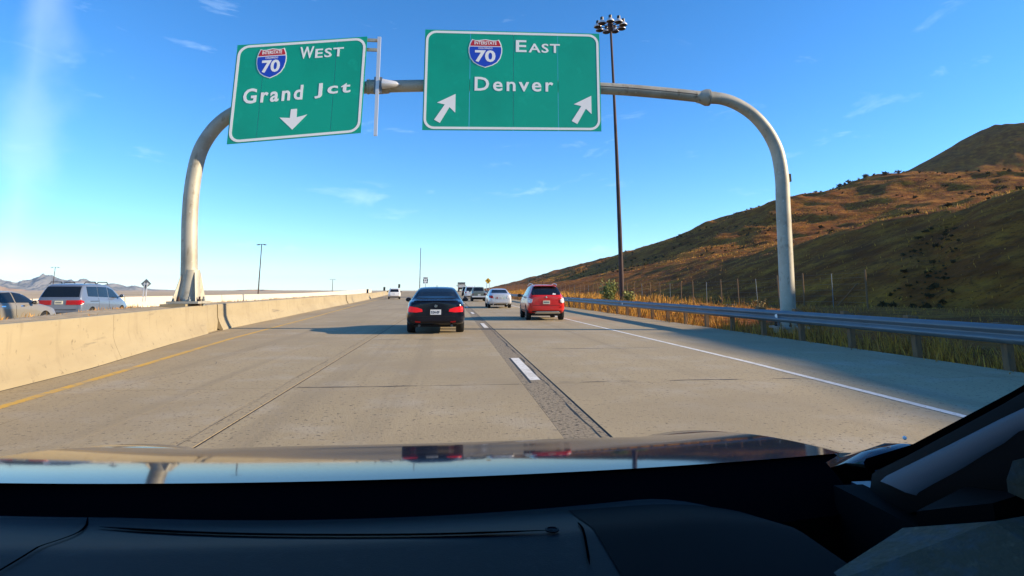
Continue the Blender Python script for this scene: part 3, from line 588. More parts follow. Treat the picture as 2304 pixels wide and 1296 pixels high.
# ---------------------------------------------------------------- vehicles
def body_mesh(st, wheels, wr, ww, levels=2):
    rowsb = []
    for (y, wl, zb, zbelt, wbelt, ztop, wtop) in st:
        half = [(0, zb), (wl*0.80, zb), (wl*0.97, zb+0.06), (wl, (zb*0.55+zbelt*0.45)), (wbelt*1.0, zbelt-0.05), (wbelt*0.965, zbelt), ((wbelt*0.93+wtop)/2, (zbelt+ztop)/2), (wtop, ztop-0.05), (wtop*0.86, ztop-0.012), (wtop*0.45, ztop), (0, ztop+0.004)]
        ring_ = half + [(-x, z) for x, z in half[-2:0:-1]]
        rowsb.append([(x, y, z) for x, z in ring_])
    n = len(rowsb[0]); mb = MB(); vs = [p for r in rowsb for p in r]
    fs = [(i*n+k, i*n+(k+1) % n, (i+1)*n+(k+1) % n, (i+1)*n+k) for i in range(len(rowsb)-1) for k in range(n)]
    # end caps as strips between left and right halves
    for base in (0, (len(rowsb)-1)*n):
        for k in range(0, 10):
            a, b, c, d = base+k, base+k+1, base+(n-k-1) % n, base+(n-k) % n
            q = [a, b, c, d]; q2 = []
            for e in q:
                if e not in q2: q2.append(e)
            fs.append(tuple(q2))
    mb.add(vs, fs); me = mb.fix('body')
    o = bpy.data.objects.new('body', me); COL.objects.link(o)
    md = o.modifiers.new('s', 'SUBSURF'); md.levels = levels; md.render_levels = levels
    dg = bpy.context.evaluated_depsgraph_get(); sm = bpy.data.meshes.new_from_object(o.evaluated_get(dg))
    bm = bmesh.new(); bm.from_mesh(sm); bvh = BVHTree.FromBMesh(bm); bm.free()
    cuts = []
    for (wy, wx) in wheels:
        for s in (-1, 1):
            cm = MB().lathe([(wr*1.14, -0.17 if True else 0), (wr*1.14, 0.5)], 24, (s*(wx-0.05) if s > 0 else -wx+0.05-0.33, wy, wr), 'x').fix('cut'); co = bpy.data.objects.new('cut', cm); COL.objects.link(co); cuts.append(co)
            b = o.modifiers.new('b', 'BOOLEAN'); b.operation = 'DIFFERENCE'; b.object = co; b.solver = 'EXACT'
    dg = bpy.context.evaluated_depsgraph_get(); fm = bpy.data.meshes.new_from_object(o.evaluated_get(dg))
    bpy.data.objects.remove(o)
    for c in cuts: bpy.data.objects.remove(c)
    fm.name = 'body'
    return fm, bvh

def conform(bvh, poly, axis, sign, thick, lift=0.002, step=0.06):
    """a thin shell lying on the body, cut to the outline poly as seen along an axis. axis 'y': poly is (x,z); 'x': poly is (y,z)"""
    bm = bmesh.new(); vs = [bm.verts.new((a, b, 0)) for a, b in poly]; bm.faces.new(vs)
    ua = [p[0] for p in poly]; va = [p[1] for p in poly]
    for lo, hi, ax in ((min(ua), max(ua), 0), (min(va), max(va), 1)):
        for q in np.arange(lo+step, hi-step*0.4, step):
            no = (1, 0, 0) if ax == 0 else (0, 1, 0); co = (q, 0, 0) if ax == 0 else (0, q, 0)
            bmesh.ops.bisect_plane(bm, geom=bm.verts[:]+bm.edges[:]+bm.faces[:], plane_co=co, plane_no=no)
    bm.verts.index_update(); bm.verts.ensure_lookup_table()
    pts = []; N = []
    D = Vector((0, 1, 0)) if axis == 'y' else Vector((1, 0, 0))
    for v in bm.verts:
        u, w = v.co.x, v.co.y
        o = Vector((u, -sign*9, w)) if axis == 'y' else Vector((-sign*9, u, w))
        h = bvh.ray_cast(o, D*sign)
        if h[0] is None: h = bvh.find_nearest(Vector((u, -sign*2.4, w)) if axis == 'y' else Vector((-sign*1, u, w)))
        pts.append(h[0].copy()); N.append(h[1].copy())
    out = MB(); k = len(pts)
    vs = [p + (n if n.dot(D*sign) < 0 else -n)*(lift+thick) for p, n in zip(pts, N)] + [p + (n if n.dot(D*sign) < 0 else -n)*(-0.006) for p, n in zip(pts, N)]
    fs = [tuple(v.index for v in f.verts) for f in bm.faces]; be = [e for e in bm.edges if len(e.link_faces) == 1]
    fs2 = fs + [tuple(i+k for i in f[::-1]) for f in fs] + [(e.verts[0].index, e.verts[1].index, e.verts[1].index+k, e.verts[0].index+k) for e in be]
    bm.free(); out.add(vs, fs2); return out

def mirror(poly): return [(-a, b) for a, b in poly][::-1]

def wheel(parent, x, y, r, w, side, spokes=5):
    t = MB(); t.lathe([(r*0.62, -w/2), (r*0.93, -w/2), (r, -w/2+0.03), (r, w/2-0.03), (r*0.93, w/2), (r*0.62, w/2)], 28, (0, 0, 0), 'x')
    o = smooth_angle(t.obj('wheel', m_rubber, parent), 40); o.location = (x, y, r)
    m = MB(); sx = side*(w/2)
    ring_o = [(r*0.66*math.cos(a), r*0.66*math.sin(a)) for a in np.linspace(0, 2*math.pi, 24, endpoint=False)]; ring_i = [(p*0.88, q*0.88) for p, q in ring_o]
    fnr = lambda u, v, d: (sx+side*d, u, v)
    m.ring(ring_o, ring_i, -0.03, 0.008, fnr)
    for k in range(spokes):
        a = 2*math.pi*k/spokes; c, s = math.cos(a), math.sin(a)
        P = [(-0.045, 0), (0.045, 0), (0.03, r*0.6), (-0.03, r*0.6)]
        m.prism([(p*c-q*s, p*s+q*c) for p, q in P], -0.02, 0.0, fnr)
    m.prism([(r*0.15*math.cos(a), r*0.15*math.sin(a)) for a in np.linspace(0, 2*math.pi, 10, endpoint=False)], -0.02, 0.01, fnr)
    m.prism([(r*0.6*math.cos(a), r*0.6*math.sin(a)) for a in np.linspace(0, 2*math.pi, 20, endpoint=False)], -0.10, -0.06, fnr, 1)
    m.obj('rim', [m_rim, m_blk], o)

def mirror_part(parent, x, y, z, side, mat, sx=0.11, sz=0.075):
    m = MB(); m.lathe([(0.3, 0.0), (0.8, 0.02), (1.0, 0.06), (0.85, 0.13), (0.4, 0.17)], 12, (0, 0, 0), 'y'); m.v = [(a*sx, b, c*sz) for a, b, c in m.v]
    m.tube([(-side*sx*1.5, 0.1, -sz*0.5), (0, 0.08, -sz*0.2)], 0.025, 6)
    o = smooth_angle(m.obj('wing_mirror', mat, parent), 50); o.location = (x, y, z)
    MB().prism([(0.085/0.11*sx*math.cos(a), 0.85*sz*math.sin(a)) for a in np.linspace(0, 2*math.pi, 12, endpoint=False)], 0, 0.004, lambda u, v, d: (u, 0.008-d, v)).obj('mirror_glass', m_glass, o)

def vehicle(name, label, loc, rz, spec):
    t = empty(name, loc, rz); tag(t, label, spec['cat'], spec.get('group'))
    fm, bvh = body_mesh(spec['st'], spec['wheels'], spec['wr'], spec['ww'], spec.get('levels', 2))
    body = smooth_angle(link('body', fm, spec['paint'], t), 45)
    for nm, poly, axis, sign, th, mat in spec['shells']:
        ss = spec.get('step', 0.07)
        conform(bvh, poly, axis, sign, th, 0.006 if 'window' in nm else 0.002, ss).obj(nm, mat, t, smooth=False)
    for (wy, wx) in spec['wheels']:
        for s in (-1, 1): wheel(t, s*(wx-spec['ww']/2), wy, spec['wr'], spec['ww'], s)
    b = spec['st']; y0, y1 = b[0][0]+0.25, b[-1][0]-0.25; w = b[len(b)//2][1]
    MB().box(-w*0.72, w*0.72, y0, y1, spec['wr']*0.62, spec['wr']*0.62+0.16).obj('underbody', m_under, t)
    return t, bvh

def plate_part(t, bvh, w, h, z, mat, txt=None, x=0.0):
    hit = bvh.ray_cast(Vector((x, -9, z)), Vector((0, 1, 0)))[0]; hb = bvh.ray_cast(Vector((x, -9, z-h/2)), Vector((0, 1, 0)))[0]; ht = bvh.ray_cast(Vector((x, -9, z+h/2)), Vector((0, 1, 0)))[0]
    y = min(hit.y, hb.y, ht.y)-0.012
    p = MB().box(x-w/2, x+w/2, y-0.006, y+0.02, z-h/2, z+h/2).obj('number_plate', mat, t)
    if txt: put_text(MB(), txt, x-w*0.42, x+w*0.36, z-h*0.28, z+h*0.25, 0.0, 0.003, lambda u, v, d: (u, y-0.0062-d, v), 0.02, 1.05).obj('lettering', m_blk, p)
    else:
        m = MB()
        for k in range(6): m.box(x-w*0.38+k*w*0.13, x-w*0.38+k*w*0.13+w*0.085, y-0.009, y-0.0065, z-h*0.22, z+h*0.2)
        m.obj('lettering', m_aluback, p)
    return y

# --- black sedan ahead
ST = [(0.0, .76, .40, .88, .70, .96, .60), (0.07, .88, .28, .93, .80, 1.02, .70), (0.40, .925, .24, .96, .87, 1.05, .74), (0.72, .93, .22, .98, .88, 1.08, .74), (1.05, .93, .22, .98, .885, 1.26, .68), (1.42, .93, .22, .98, .885, 1.41, .61), (2.1, .93, .22, .97, .885, 1.46, .61), (2.8, .93, .22, .96, .88, 1.42, .61),
      (3.3, .93, .22, .95, .88, 1.18, .68), (3.62, .93, .22, .94, .87, 1.02, .74), (4.3, .92, .24, .84, .82, .92, .70), (4.75, .86, .28, .72, .76, .79, .62), (4.9, .70, .36, .62, .6, .66, .5)]
lamp = [(0.40, 0.68), (0.42, 0.755), (0.56, 0.80), (0.725, 0.83), (0.80, 0.835), (0.83, 0.76), (0.82, 0.67), (0.59, 0.655)]
win_r = [(-0.63, 1.075), (-0.5, 1.065), (0.5, 1.065), (0.63, 1.075), (0.535, 1.33), (0.45, 1.355), (-0.45, 1.355), (-0.535, 1.33)]
sideL = [(1.25, 1.03), (2.05, 1.02), (2.05, 1.38), (1.55, 1.36)]; sideF = [(2.12, 1.02), (3.1, 1.0), (2.75, 1.33), (2.12, 1.38)]
sh = [('rear_window', win_r, 'y', 1, 0.004, m_glass), ('tail_lamp', lamp, 'y', 1, 0.018, m_lred), ('tail_lamp', mirror(lamp), 'y', 1, 0.018, m_lred),
      ('reflector', [(0.46, .345), (0.62, .36), (0.62, .40), (0.46, .385)], 'y', 1, 0.006, m_lredoff), ('reflector', mirror([(0.46, .345), (0.62, .36), (0.62, .40), (0.46, .385)]), 'y', 1, 0.006, m_lredoff),
      ('diffuser', [(-.62, .25), (.62, .25), (.66, .33), (-.66, .33)], 'y', 1, 0.006, m_trim), ('boot_seam', [(-.60, .535), (.60, .535), (.60, .548), (-.60, .548)], 'y', 1, 0.0005, m_under), ('boot_lip', [(-.68, .985), (.68, .985), (.66, 1.0), (-.66, 1.0)], 'y', 1, 0.02, m_pblack)]
for s in (-1, 1):
    sh += [('side_window', sideL, 'x', s, 0.003, m_glass), ('side_window', sideF, 'x', s, 0.003, m_glass)]
sed, bv = vehicle('sedan_car', 'black sedan with red tail lamps and a white plate, right ahead of us', (-0.46, 18.75, 0), R(0.6), dict(cat='car', st=ST, wheels=[(0.98, .90), (3.92, .90)], wr=0.335, ww=0.25, paint=m_pblack, shells=sh, group='cars ahead on our carriageway'))
yp = plate_part(sed, bv, 0.33, 0.155, 0.665, m_plate, '524-0F')
hit = bv.ray_cast(Vector((0, -9, 0.85)), Vector((0, 1, 0)))[0]
em = MB().lathe([(0.045, -0.012), (0.045, -0.004), (0.03, 0.0), (0.03, 0.01)], 16, (0, hit.y, 0.85), 'y').obj('emblem', m_chrome, sed)
for s in (-1, 1):
    mirror_part(sed, s*1.01, 2.95, 1.0, s, m_pblack)
    smooth_angle(MB().lathe([(0.028, 0.02), (0.030, -0.03), (0.036, -0.03), (0.036, 0.15), (0.03, 0.15)], 12, (s*0.5, 0.08, 0.25), 'y').obj('exhaust_tip', m_galv, sed), 40)
MB().prism([(0, 0), (0.11, 0), (0.07, 0.07), (0.045, 0.07)], -0.008, 0.008, lambda u, v, d: (d, 1.62+u, 1.425+v)).obj('roof_antenna', m_pblack, sed)

# --- red crossover
ST = [(0.0, .72, .46, .98, .68, 1.06, .60), (0.06, .82, .36, 1.02, .76, 1.12, .66), (0.30, .865, .30, 1.05, .81, 1.34, .63), (0.52, .875, .26, 1.05, .82, 1.52, .56), (0.75, .875, .26, 1.05, .825, 1.57, .56), (1.6, .878, .26, 1.02, .83, 1.60, .57), (2.3, .878, .26, 1.0, .83, 1.56, .57),
      (2.85, .878, .26, .98, .83, 1.28, .64), (3.2, .875, .26, .97, .82, 1.06, .70), (3.75, .86, .30, .86, .79, .93, .66), (4.05, .80, .36, .74, .7, .8, .58), (4.15, .66, .42, .64, .58, .68, .5)]
lamp = [(0.64, 0.80), (0.62, 0.93), (0.80, 0.99), (0.80, 0.80), (0.72, 0.76)]
win_r = [(-0.64, 1.12), (0.64, 1.12), (0.66, 1.2), (0.55, 1.46), (0.48, 1.485), (-0.48, 1.485), (-0.55, 1.46), (-0.66, 1.2)]
sh = [('rear_window', win_r, 'y', 1, 0.004, m_glass), ('tail_lamp', lamp, 'y', 1, 0.02, m_lclear), ('tail_lamp', mirror(lamp), 'y', 1, 0.02, m_lclear),
      ('skid_plate', [(-.44, .40), (-.50, .34), (-.47, .31), (.60, .31), (.63, .34), (.56, .40)], 'y', 1, 0.03, m_skid), ('lower_trim', [(-.66, .40), (-.6, .37), (.6, .37), (.66, .40), (.66, .425), (-.66, .425)], 'y', 1, 0.008, m_trim),
      ('reflector', [(0.60, .56), (0.68, .57), (0.68, .62), (0.60, .62)], 'y', 1, 0.006, m_lredoff), ('tailgate_seam', [(-.62, .66), (.62, .66), (.62, .675), (-.62, .675)], 'y', 1, 0.0005, m_under), ('plate_recess', [(-.32, .74), (.32, .74), (.36, .93), (-.36, .93)], 'y', 1, 0.001, m_pred), ('window_sticker', [(0.28, 1.13), (0.44, 1.13), (0.42, 1.18), (0.36, 1.17), (0.32, 1.2)], 'y', 1, 0.007, m_sw)]
for s in (-1, 1):
    sh += [('side_window', [(0.62, 1.1), (1.15, 1.08), (1.15, 1.47), (0.85, 1.46)], 'x', s, 0.003, m_glass), ('side_window', [(1.2, 1.08), (1.95, 1.06), (1.95, 1.49), (1.2, 1.48)], 'x', s, 0.003, m_glass), ('side_window', [(2.0, 1.06), (2.75, 1.03), (2.4, 1.42), (2.0, 1.48)], 'x', s, 0.003, m_glass),
           ('side_cladding', [(0.2, .38), (3.9, .38), (3.9, .44), (0.2, .44)], 'x', s, 0.012, m_trim)]
suv, bv = vehicle('crossover_car', 'red crossover with silver skid plate in the right lane', (4.25, 26.6, 0), R(-1.0), dict(cat='car', st=ST, wheels=[(0.72, .855), (3.22, .855)], wr=0.33, ww=0.215, paint=m_pred, shells=sh, group='cars ahead on our carriageway'))
plate_part(suv, bv, 0.31, 0.15, 0.80, m_platetan)
hit = bv.ray_cast(Vector((0, -9, 1.03)), Vector((0, 1, 0)))[0]
MB().lathe([(0.04, -0.01), (0.04, 0.01)], 10, (0, hit.y, 1.03), 'y').obj('emblem', m_chrome, suv)
for s in (-1, 1):
    mirror_part(suv, s*0.97, 2.45, 1.08, s, m_blk, 0.11, 0.085)
    smooth_angle(MB().tube(crm([(s*0.56, 0.6, 1.56), (s*0.56, 0.75, 1.605), (s*0.575, 1.5, 1.63), (s*0.57, 2.2, 1.585), (s*0.57, 2.35, 1.54)], 4), 0.02, 6).obj('roof_rail', m_alu, suv), 50)
MB().tube([(-0.05, 0.95, 1.585), (-0.05, 0.8, 1.80)], 0.008, 5).obj('roof_antenna', m_blk, suv)
MB().tube([(0.0, 0.10, 1.135), (-0.32, 0.17, 1.16)], 0.012, 5).obj('rear_wiper', m_blk, suv)
smooth_angle(MB().prism([(-.52, 0), (.52, 0), (.48, .035), (-.48, .035)], 0, 0.2, lambda u, v, d: (u, 0.58-d, 1.515+v)).obj('roof_spoiler', m_pred, suv), 30)

# --- generic shapes for the others
def sedan_st(L, W, H):
    k = L/4.9; w = W/1.86; h = H/1.46
    return [(a*k, b*w, c*h, d*h, e*w, f*h, g_*w) for a, b, c, d, e, f, g_ in [(0.0, .74, .42, .90, .70, 1.0, .60), (0.07, .87, .30, .95, .80, 1.06, .70), (0.45, .92, .24, .98, .87, 1.09, .74), (0.75, .93, .22, .98, .88, 1.12, .73), (1.1, .93, .22, .98, .885, 1.30, .66), (1.45, .93, .22, .98, .885, 1.42, .60), (2.1, .93, .22, .97, .885, 1.46, .60), (2.8, .93, .22, .96, .88, 1.41, .60), (3.3, .93, .22, .95, .88, 1.16, .68), (3.6, .93, .22, .93, .87, 1.0, .74), (4.3, .92, .24, .84, .82, .9, .70), (4.75, .86, .28, .72, .76, .79, .62), (4.9, .70, .36, .62, .6, .66, .5)]]
def box_st(L, W, H, hood=1.15, belt=1.0, rake=0.35):
    w = W/2
    return [(0.0, w*.88, .50, belt*.98, w*.84, belt+.06, w*.78), (0.06, w*.97, .40, belt, w*.93, belt+.12, w*.86), (rake, w, .30, belt+.02, w*.96, H-.08, w*.74), (rake+.2, w, .28, belt+.02, w*.965, H-.01, w*.74), (L*.4, w, .28, belt, w*.965, H, w*.75), (L-hood-.85, w, .28, belt-.02, w*.96, H-.03, w*.74), (L-hood-.25, w, .28, belt-.04, w*.955, belt+.16, w*.80), (L-hood, w, .28, belt-.05, w*.95, belt+.06, w*.82), (L-.35, w*.97, .32, belt-.16, w*.9, belt-.07, w*.78), (L-.05, w*.88, .40, belt-.3, w*.78, belt-.24, w*.66), (L, w*.7, .46, belt-.4, w*.64, belt-.36, w*.55)]

# silver sedan
lamp = [(0.50, 0.74), (0.56, 0.92), (0.80, 0.95), (0.84, 0.80), (0.70, 0.73)]
win_r = [(-0.62, 1.12), (0.62, 1.12), (0.52, 1.36), (-0.52, 1.36)]
sh = [('rear_window', win_r, 'y', 1, 0.004, m_glass), ('tail_lamp', lamp, 'y', 1, 0.015, m_lclear), ('tail_lamp', mirror(lamp), 'y', 1, 0.015, m_lredoff), ('plate_recess', [(-.38, .68), (.38, .68), (.40, .84), (-.40, .84)], 'y', 1, 0.001, m_chrome), ('lower_trim', [(-.72, .26), (.72, .26), (.72, .34), (-.72, .34)], 'y', 1, 0.004, m_trim)]
for s in (-1, 1): sh += [('side_window', sideL, 'x', s, 0.003, m_glass), ('side_window', sideF, 'x', s, 0.003, m_glass)]
sil, bv = vehicle('sedan_car', 'bright silver sedan beside the red crossover', (3.68, 45.0, 0), 0, dict(cat='car', st=sedan_st(4.85, 1.85, 1.47), wheels=[(0.98, .895), (3.85, .895)], wr=0.33, ww=0.22, paint=m_psilver, shells=sh, group='cars ahead on our carriageway'))
plate_part(sil, bv, 0.30, 0.15, 0.76, m_plate)
for s in (-1, 1): mirror_part(sil, s*1.0, 2.9, 1.02, s, m_blk if s < 0 else m_psilver); MB().lathe([(0.05, -0.03), (0.05, 0.1)], 10, (s*0.52, 0.05, 0.29), 'y').obj('exhaust_tip', m_chrome, sil)

# grey-green pickup
PK = [(0.0, .80, .55, 1.0, .78, 1.05, .74), (0.05, .90, .48, 1.05, .86, 1.10, .80), (0.5, .92, .45, 1.06, .89, 1.12, .82), (1.7, .92, .42, 1.06, .89, 1.14, .82), (1.9, .92, .42, 1.07, .89, 1.60, .70), (2.1, .92, .42, 1.07, .89, 1.74, .66), (3.1, .92, .42, 1.06, .89, 1.76, .66), (3.6, .92, .42, 1.05, .88, 1.5, .7), (3.95, .92, .42, 1.04, .87, 1.16, .76), (4.9, .90, .46, .98, .84, 1.06, .74), (5.2, .82, .52, .88, .74, .92, .64)]
sh = [('rear_window', [(-.58, 1.24), (.58, 1.24), (.54, 1.63), (-.54, 1.63)], 'y', 1, 0.004, m_glass), ('tail_lamp', [(.72, .72), (.83, .72), (.83, 1.0), (.72, 1.0)], 'y', 1, 0.012, m_lredoff), ('tail_lamp', mirror([(.72, .72), (.83, .72), (.83, 1.0), (.72, 1.0)]), 'y', 1, 0.012, m_lredoff), ('tailgate_seam', [(-.66, .66), (.66, .66), (.66, .68), (-.66, .68)], 'y', 1, 0.001, m_under)]
for s in (-1, 1): sh += [('side_window', [(2.2, 1.2), (3.4, 1.18), (3.15, 1.62), (2.2, 1.66)], 'x', s, 0.003, m_glass)]
pk, bv = vehicle('pickup_truck', 'grey green pickup with a pale bumper, ahead of the silver sedan', (3.38, 72.5, 0), 0, dict(cat='pickup', st=PK, wheels=[(1.15, .90), (4.2, .90)], wr=0.37, ww=0.25, paint=m_pgreen, shells=sh, step=0.12, levels=1, group='vehicles ahead in the right lane'))
smooth_angle(MB().box(-.86, .86, -0.14, -0.0, .50, .66).obj('bumper', m_alu, pk), 30); plate_part(pk, bv, 0.3, 0.15, 0.78, m_plate)
for s in (-1, 1): mirror_part(pk, s*1.04, 3.3, 1.22, s, m_blk, 0.12, 0.11)

def boxy(name, label, loc, rz, L, W, H, paint, belt=1.0, cat='car', group='vehicles ahead in the right lane', wr=0.36, lampx=None, racks=True, lampmat=None, hood=1.15):
    w = W/2; lm = lampmat or m_lredoff
    sh = [('rear_window', [(-w*.70, belt+.08), (w*.70, belt+.08), (w*.62, H-.14), (-w*.62, H-.14)], 'y', 1, 0.004, m_glass), ('tail_lamp', [(w*.68, belt-.26), (w*.88, belt-.26), (w*.88, belt), (w*.68, belt)], 'y', 1, 0.012, lm), ('tail_lamp', mirror([(w*.68, belt-.26), (w*.88, belt-.26), (w*.88, belt), (w*.68, belt)]), 'y', 1, 0.012, lm), ('lower_trim', [(-w*.8, .36), (w*.8, .36), (w*.8, .48), (-w*.8, .48)], 'y', 1, 0.006, m_trim)]
    for s in (-1, 1): sh += [('side_window', [(0.55, belt+.1), (L*.36, belt+.08), (L*.36, H-.14), (0.75, H-.15)], 'x', s, 0.003, m_glass), ('side_window', [(L*.375, belt+.08), (L-hood-.55, belt+.05), (L-hood-.95, H-.14), (L*.375, H-.14)], 'x', s, 0.003, m_glass)]
    t, bv = vehicle(name, label, loc, rz, dict(cat=cat, st=box_st(L, W, H, hood, belt), wheels=[(0.95, w*.97), (L-.95, w*.97)], wr=wr, ww=0.22, paint=paint, shells=sh, step=0.12, levels=2 if loc[1] < 60 else 1, group=group))
    plate_part(t, bv, 0.3, 0.15, belt-.2, m_plate)
    for s in (-1, 1):
        mirror_part(t, s*(w+.1), L-hood-.6, belt+.12, s, m_blk, 0.11, 0.09)
        if racks: MB().tube([(s*w*.70, .6, H), (s*w*.70, .7, H+.06), (s*w*.70, L*.5, H+.07), (s*w*.70, L*.52, H)], 0.025, 5).obj('roof_rail', m_trim, t)
    return t, bv
boxy('suv_car', 'white boxy utility car mostly hidden behind the green pickup', (3.0, 93, Z(95)), 0, 4.8, 1.9, 1.92, m_pwhite, 1.12, cat='suv')
boxy('suv_car', 'dark utility car, third in the line behind the pickup', (3.1, 121, Z(121)), 0, 4.7, 1.9, 1.88, m_pblack, 1.12, cat='suv')
wag, bv = boxy('wagon_car', 'small white wagon with roof rails, alone in the left lane', (-8.45, 91.5, Z(92)), R(6), 4.6, 1.86, 1.62, m_pwhite, 0.98, lampmat=m_lclear, group='cars ahead on our carriageway')
# dump truck
t = empty('dump_truck', (3.55, 208, Z(210)-0.05)); tag(t, 'tall pale dump truck at the head of the right lane', 'truck')
m_bed = M('truck_bed_paint', (0.42, 0.40, 0.34), 0.6, var=((0.25, 0.22, 0.17), 2.0, 0.5, 0.65))
MB().prism([(-1.2, 1.35), (1.2, 1.35), (1.26, 3.1), (-1.26, 3.1)], 0, -4.6, lambda u, v, d: (u, -d, v)).obj('bed', m_bed, t)
MB().box(-1.3, 1.3, -0.06, 0.06, 2.85, 3.25).obj('bed_rim', m_blk, t); MB().box(-1.15, 1.15, 0.3, 5.0, 0.85, 1.3).obj('chassis', m_under, t)
MB().box(-1.15, 1.15, 4.75, 6.6, 1.1, 3.0).obj('cab', m_pwhite, t); MB().box(-1.0, 1.0, -0.08, -0.02, 1.75, 2.15).obj('tailgate_panel', m_pwhite, t)
for s in (-1, 1):
    for yy in (0.9, 2.1, 5.6): wheel(t, s*0.95, yy, 0.5, 0.45 if yy < 3 else 0.28, s)
    MB().box(s*1.05-0.1, s*1.05+0.1, -0.07, -0.0, 1.0, 1.2).obj('tail_lamp', m_lredoff, t); MB().box(s*0.9-0.3, s*0.9+0.3, -0.02, 0.01, 0.35, 1.0).obj('mud_flap', m_trim, t); MB().box(s*1.45-0.1, s*1.45+0.1, 5.9, 6.0, 1.9, 2.5).obj('wing_mirror', m_blk, t)

# minivan and grey sedan on the left carriageway
VW = 0.96
MV = [(0.0, .84, .48, .98, .80, 1.05, .76), (0.06, .93, .36, 1.02, .90, 1.12, .84), (0.22, .96, .30, 1.04, .93, 1.5, .76), (0.42, .96, .28, 1.04, .93, 1.70, .72), (0.7, .96, .28, 1.03, .93, 1.74, .72), (2.2, .96, .28, 1.0, .93, 1.75, .73), (3.1, .96, .28, .98, .92, 1.66, .70), (3.75, .96, .28, .97, .92, 1.30, .78), (4.1, .95, .28, .95, .90, 1.08, .82), (4.7, .92, .30, .82, .84, .9, .74), (5.0, .84, .36, .70, .74, .76, .62), (5.1, .68, .42, .62, .6, .66, .5)]
lampv = [(0.30, 0.80), (0.30, 1.0), (0.92, 1.0), (0.92, 0.84), (0.86, 0.80)]
sh = [('rear_window', [(-.76, 1.14), (.76, 1.14), (.68, 1.60), (-.68, 1.60)], 'y', 1, 0.004, m_glass), ('tail_lamp', lampv, 'y', 1, 0.02, m_lredoff), ('tail_lamp', mirror(lampv), 'y', 1, 0.02, m_lredoff), ('bumper_step', [(-.74, .60), (.74, .60), (.78, .63), (-.78, .63)], 'y', 1, 0.03, m_pvan), ('bumper_gap', [(-.7, .575), (.7, .575), (.7, .598), (-.7, .598)], 'y', 1, 0.001, m_under), ('lower_trim', [(-.6, .38), (.6, .38), (.6, .44), (-.6, .44)], 'y', 1, 0.004, m_trim)]  # includes a thin dark strip just below the bumper step
for s in (-1, 1): sh += [('side_window', [(0.62, 1.16), (1.55, 1.13), (1.55, 1.60), (0.62, 1.60)], 'x', s, 0.003, m_glass), ('side_window', [(1.6, 1.13), (2.55, 1.10), (2.55, 1.58), (1.6, 1.60)], 'x', s, 0.003, m_glass), ('front_side_window', [(2.63, 1.09), (3.75, 1.05), (3.2, 1.46), (2.63, 1.57)], 'x', s, 0.003, m_glass), ('door_rail', [(0.75, .93), (1.6, .92), (1.6, .95), (0.75, .96)], 'x', s, 0.002, m_trim), ('door_seam', [(1.56, .40), (1.575, .40), (1.575, 1.08), (1.56, 1.08)], 'x', s, 0.001, m_under), ('door_seam', [(2.58, .40), (2.595, .40), (2.595, 1.06), (2.58, 1.06)], 'x', s, 0.001, m_under)]
van, bv = vehicle('minivan_car', 'silver minivan with roof rails and wide red tail lamps across the median', (-17.3, 28.6, -0.11), R(5), dict(cat='minivan', st=MV, wheels=[(0.95, .94), (4.0, .94)], wr=0.33, ww=0.22, paint=m_pvan, shells=sh, group='cars on the left carriageway'))
plate_part(van, bv, 0.31, 0.15, 0.90, m_platetan)
for s in (-1, 1):
    mirror_part(van, s*1.07, 3.45, 1.16, s, m_pvan, 0.11, 0.085)
    for (a, b) in ((0.5, 1.55), (1.65, 2.7)): MB().tube([(s*.70, a, 1.73), (s*.70, a+.1, 1.81), (s*.71, b-.1, 1.82), (s*.71, b, 1.73)], 0.022, 6).obj('roof_rail', m_trim, van)
sideL2 = [(1.25, 1.02), (2.05, 1.0), (2.05, 1.36), (1.6, 1.34)]; sideF2 = [(2.12, 1.0), (3.1, .98), (2.72, 1.3), (2.12, 1.36)]
sh = [('rear_window', [(-0.62, 1.10), (0.62, 1.10), (0.52, 1.34), (-0.52, 1.34)], 'y', 1, 0.004, m_glass)]
for s in (-1, 1):
    sh += [('side_window', sideL2, 'x', s, 0.003, m_glass), ('side_window', sideF2, 'x', s, 0.003, m_glass), ('door_seam', [(2.08, .4), (2.095, .4), (2.095, .98), (2.08, .98)], 'x', s, 0.001, m_under)]
    for a in (1.35, 2.3): sh.append(('door_handle', [(a, .86), (a+.2, .86), (a+.2, .9), (a, .9)], 'x', s, 0.02, m_chrome))
gre, bv = vehicle('sedan_car', 'beige grey sedan at the left edge of the photo, across the median', (-16.2, 21.0, -0.11), R(0), dict(cat='car', st=sedan_st(4.6, 1.8, 1.43), wheels=[(0.95, .87), (3.65, .87)], wr=0.32, ww=0.21, paint=m_pbeige, shells=sh, group='cars on the left carriageway'))
for s in (-1, 1): mirror_part(gre, s*0.99, 2.75, 1.0, s, m_pbeige)
# ---------------------------------------------------------------- the car we sit in
m_hood = M('dark_blue_hood_paint', (0.022, 0.032, 0.052), 0.06, 0.0, spec=0.085)
m_dash = M('dark_dashboard_plastic', (0.0022, 0.0040, 0.0072), 0.6, var=[((0.006, 0.0085, 0.012), 60, 0.55, 0.7)], bump=(420, 0.25, None, 0.001), spec=0.13)
m_pill = M('pillar_trim_plastic', (0.05, 0.066, 0.088), 0.65, bump=(300, 0.2, None, 0.001))
m_dust = M('dusty_grey_door_trim', (0.085, 0.066, 0.036), 0.8, var=[((0.08, 0.078, 0.07), 34, 0.46, 0.62), ((0.13, 0.105, 0.06), 90, 0.58, 0.7)], bump=(120, 0.8, None, 0.003))
m_frit = M('black_glass_edge', (0.0025, 0.0028, 0.004), 0.7, spec=0.0)
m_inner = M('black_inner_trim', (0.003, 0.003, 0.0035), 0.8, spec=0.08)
m_gap = M('dark_gap', (0.001, 0.001, 0.0012), 0.95, spec=0.0)
m_dot = M('white_bead', (0.8, 0.8, 0.8), 0.3)
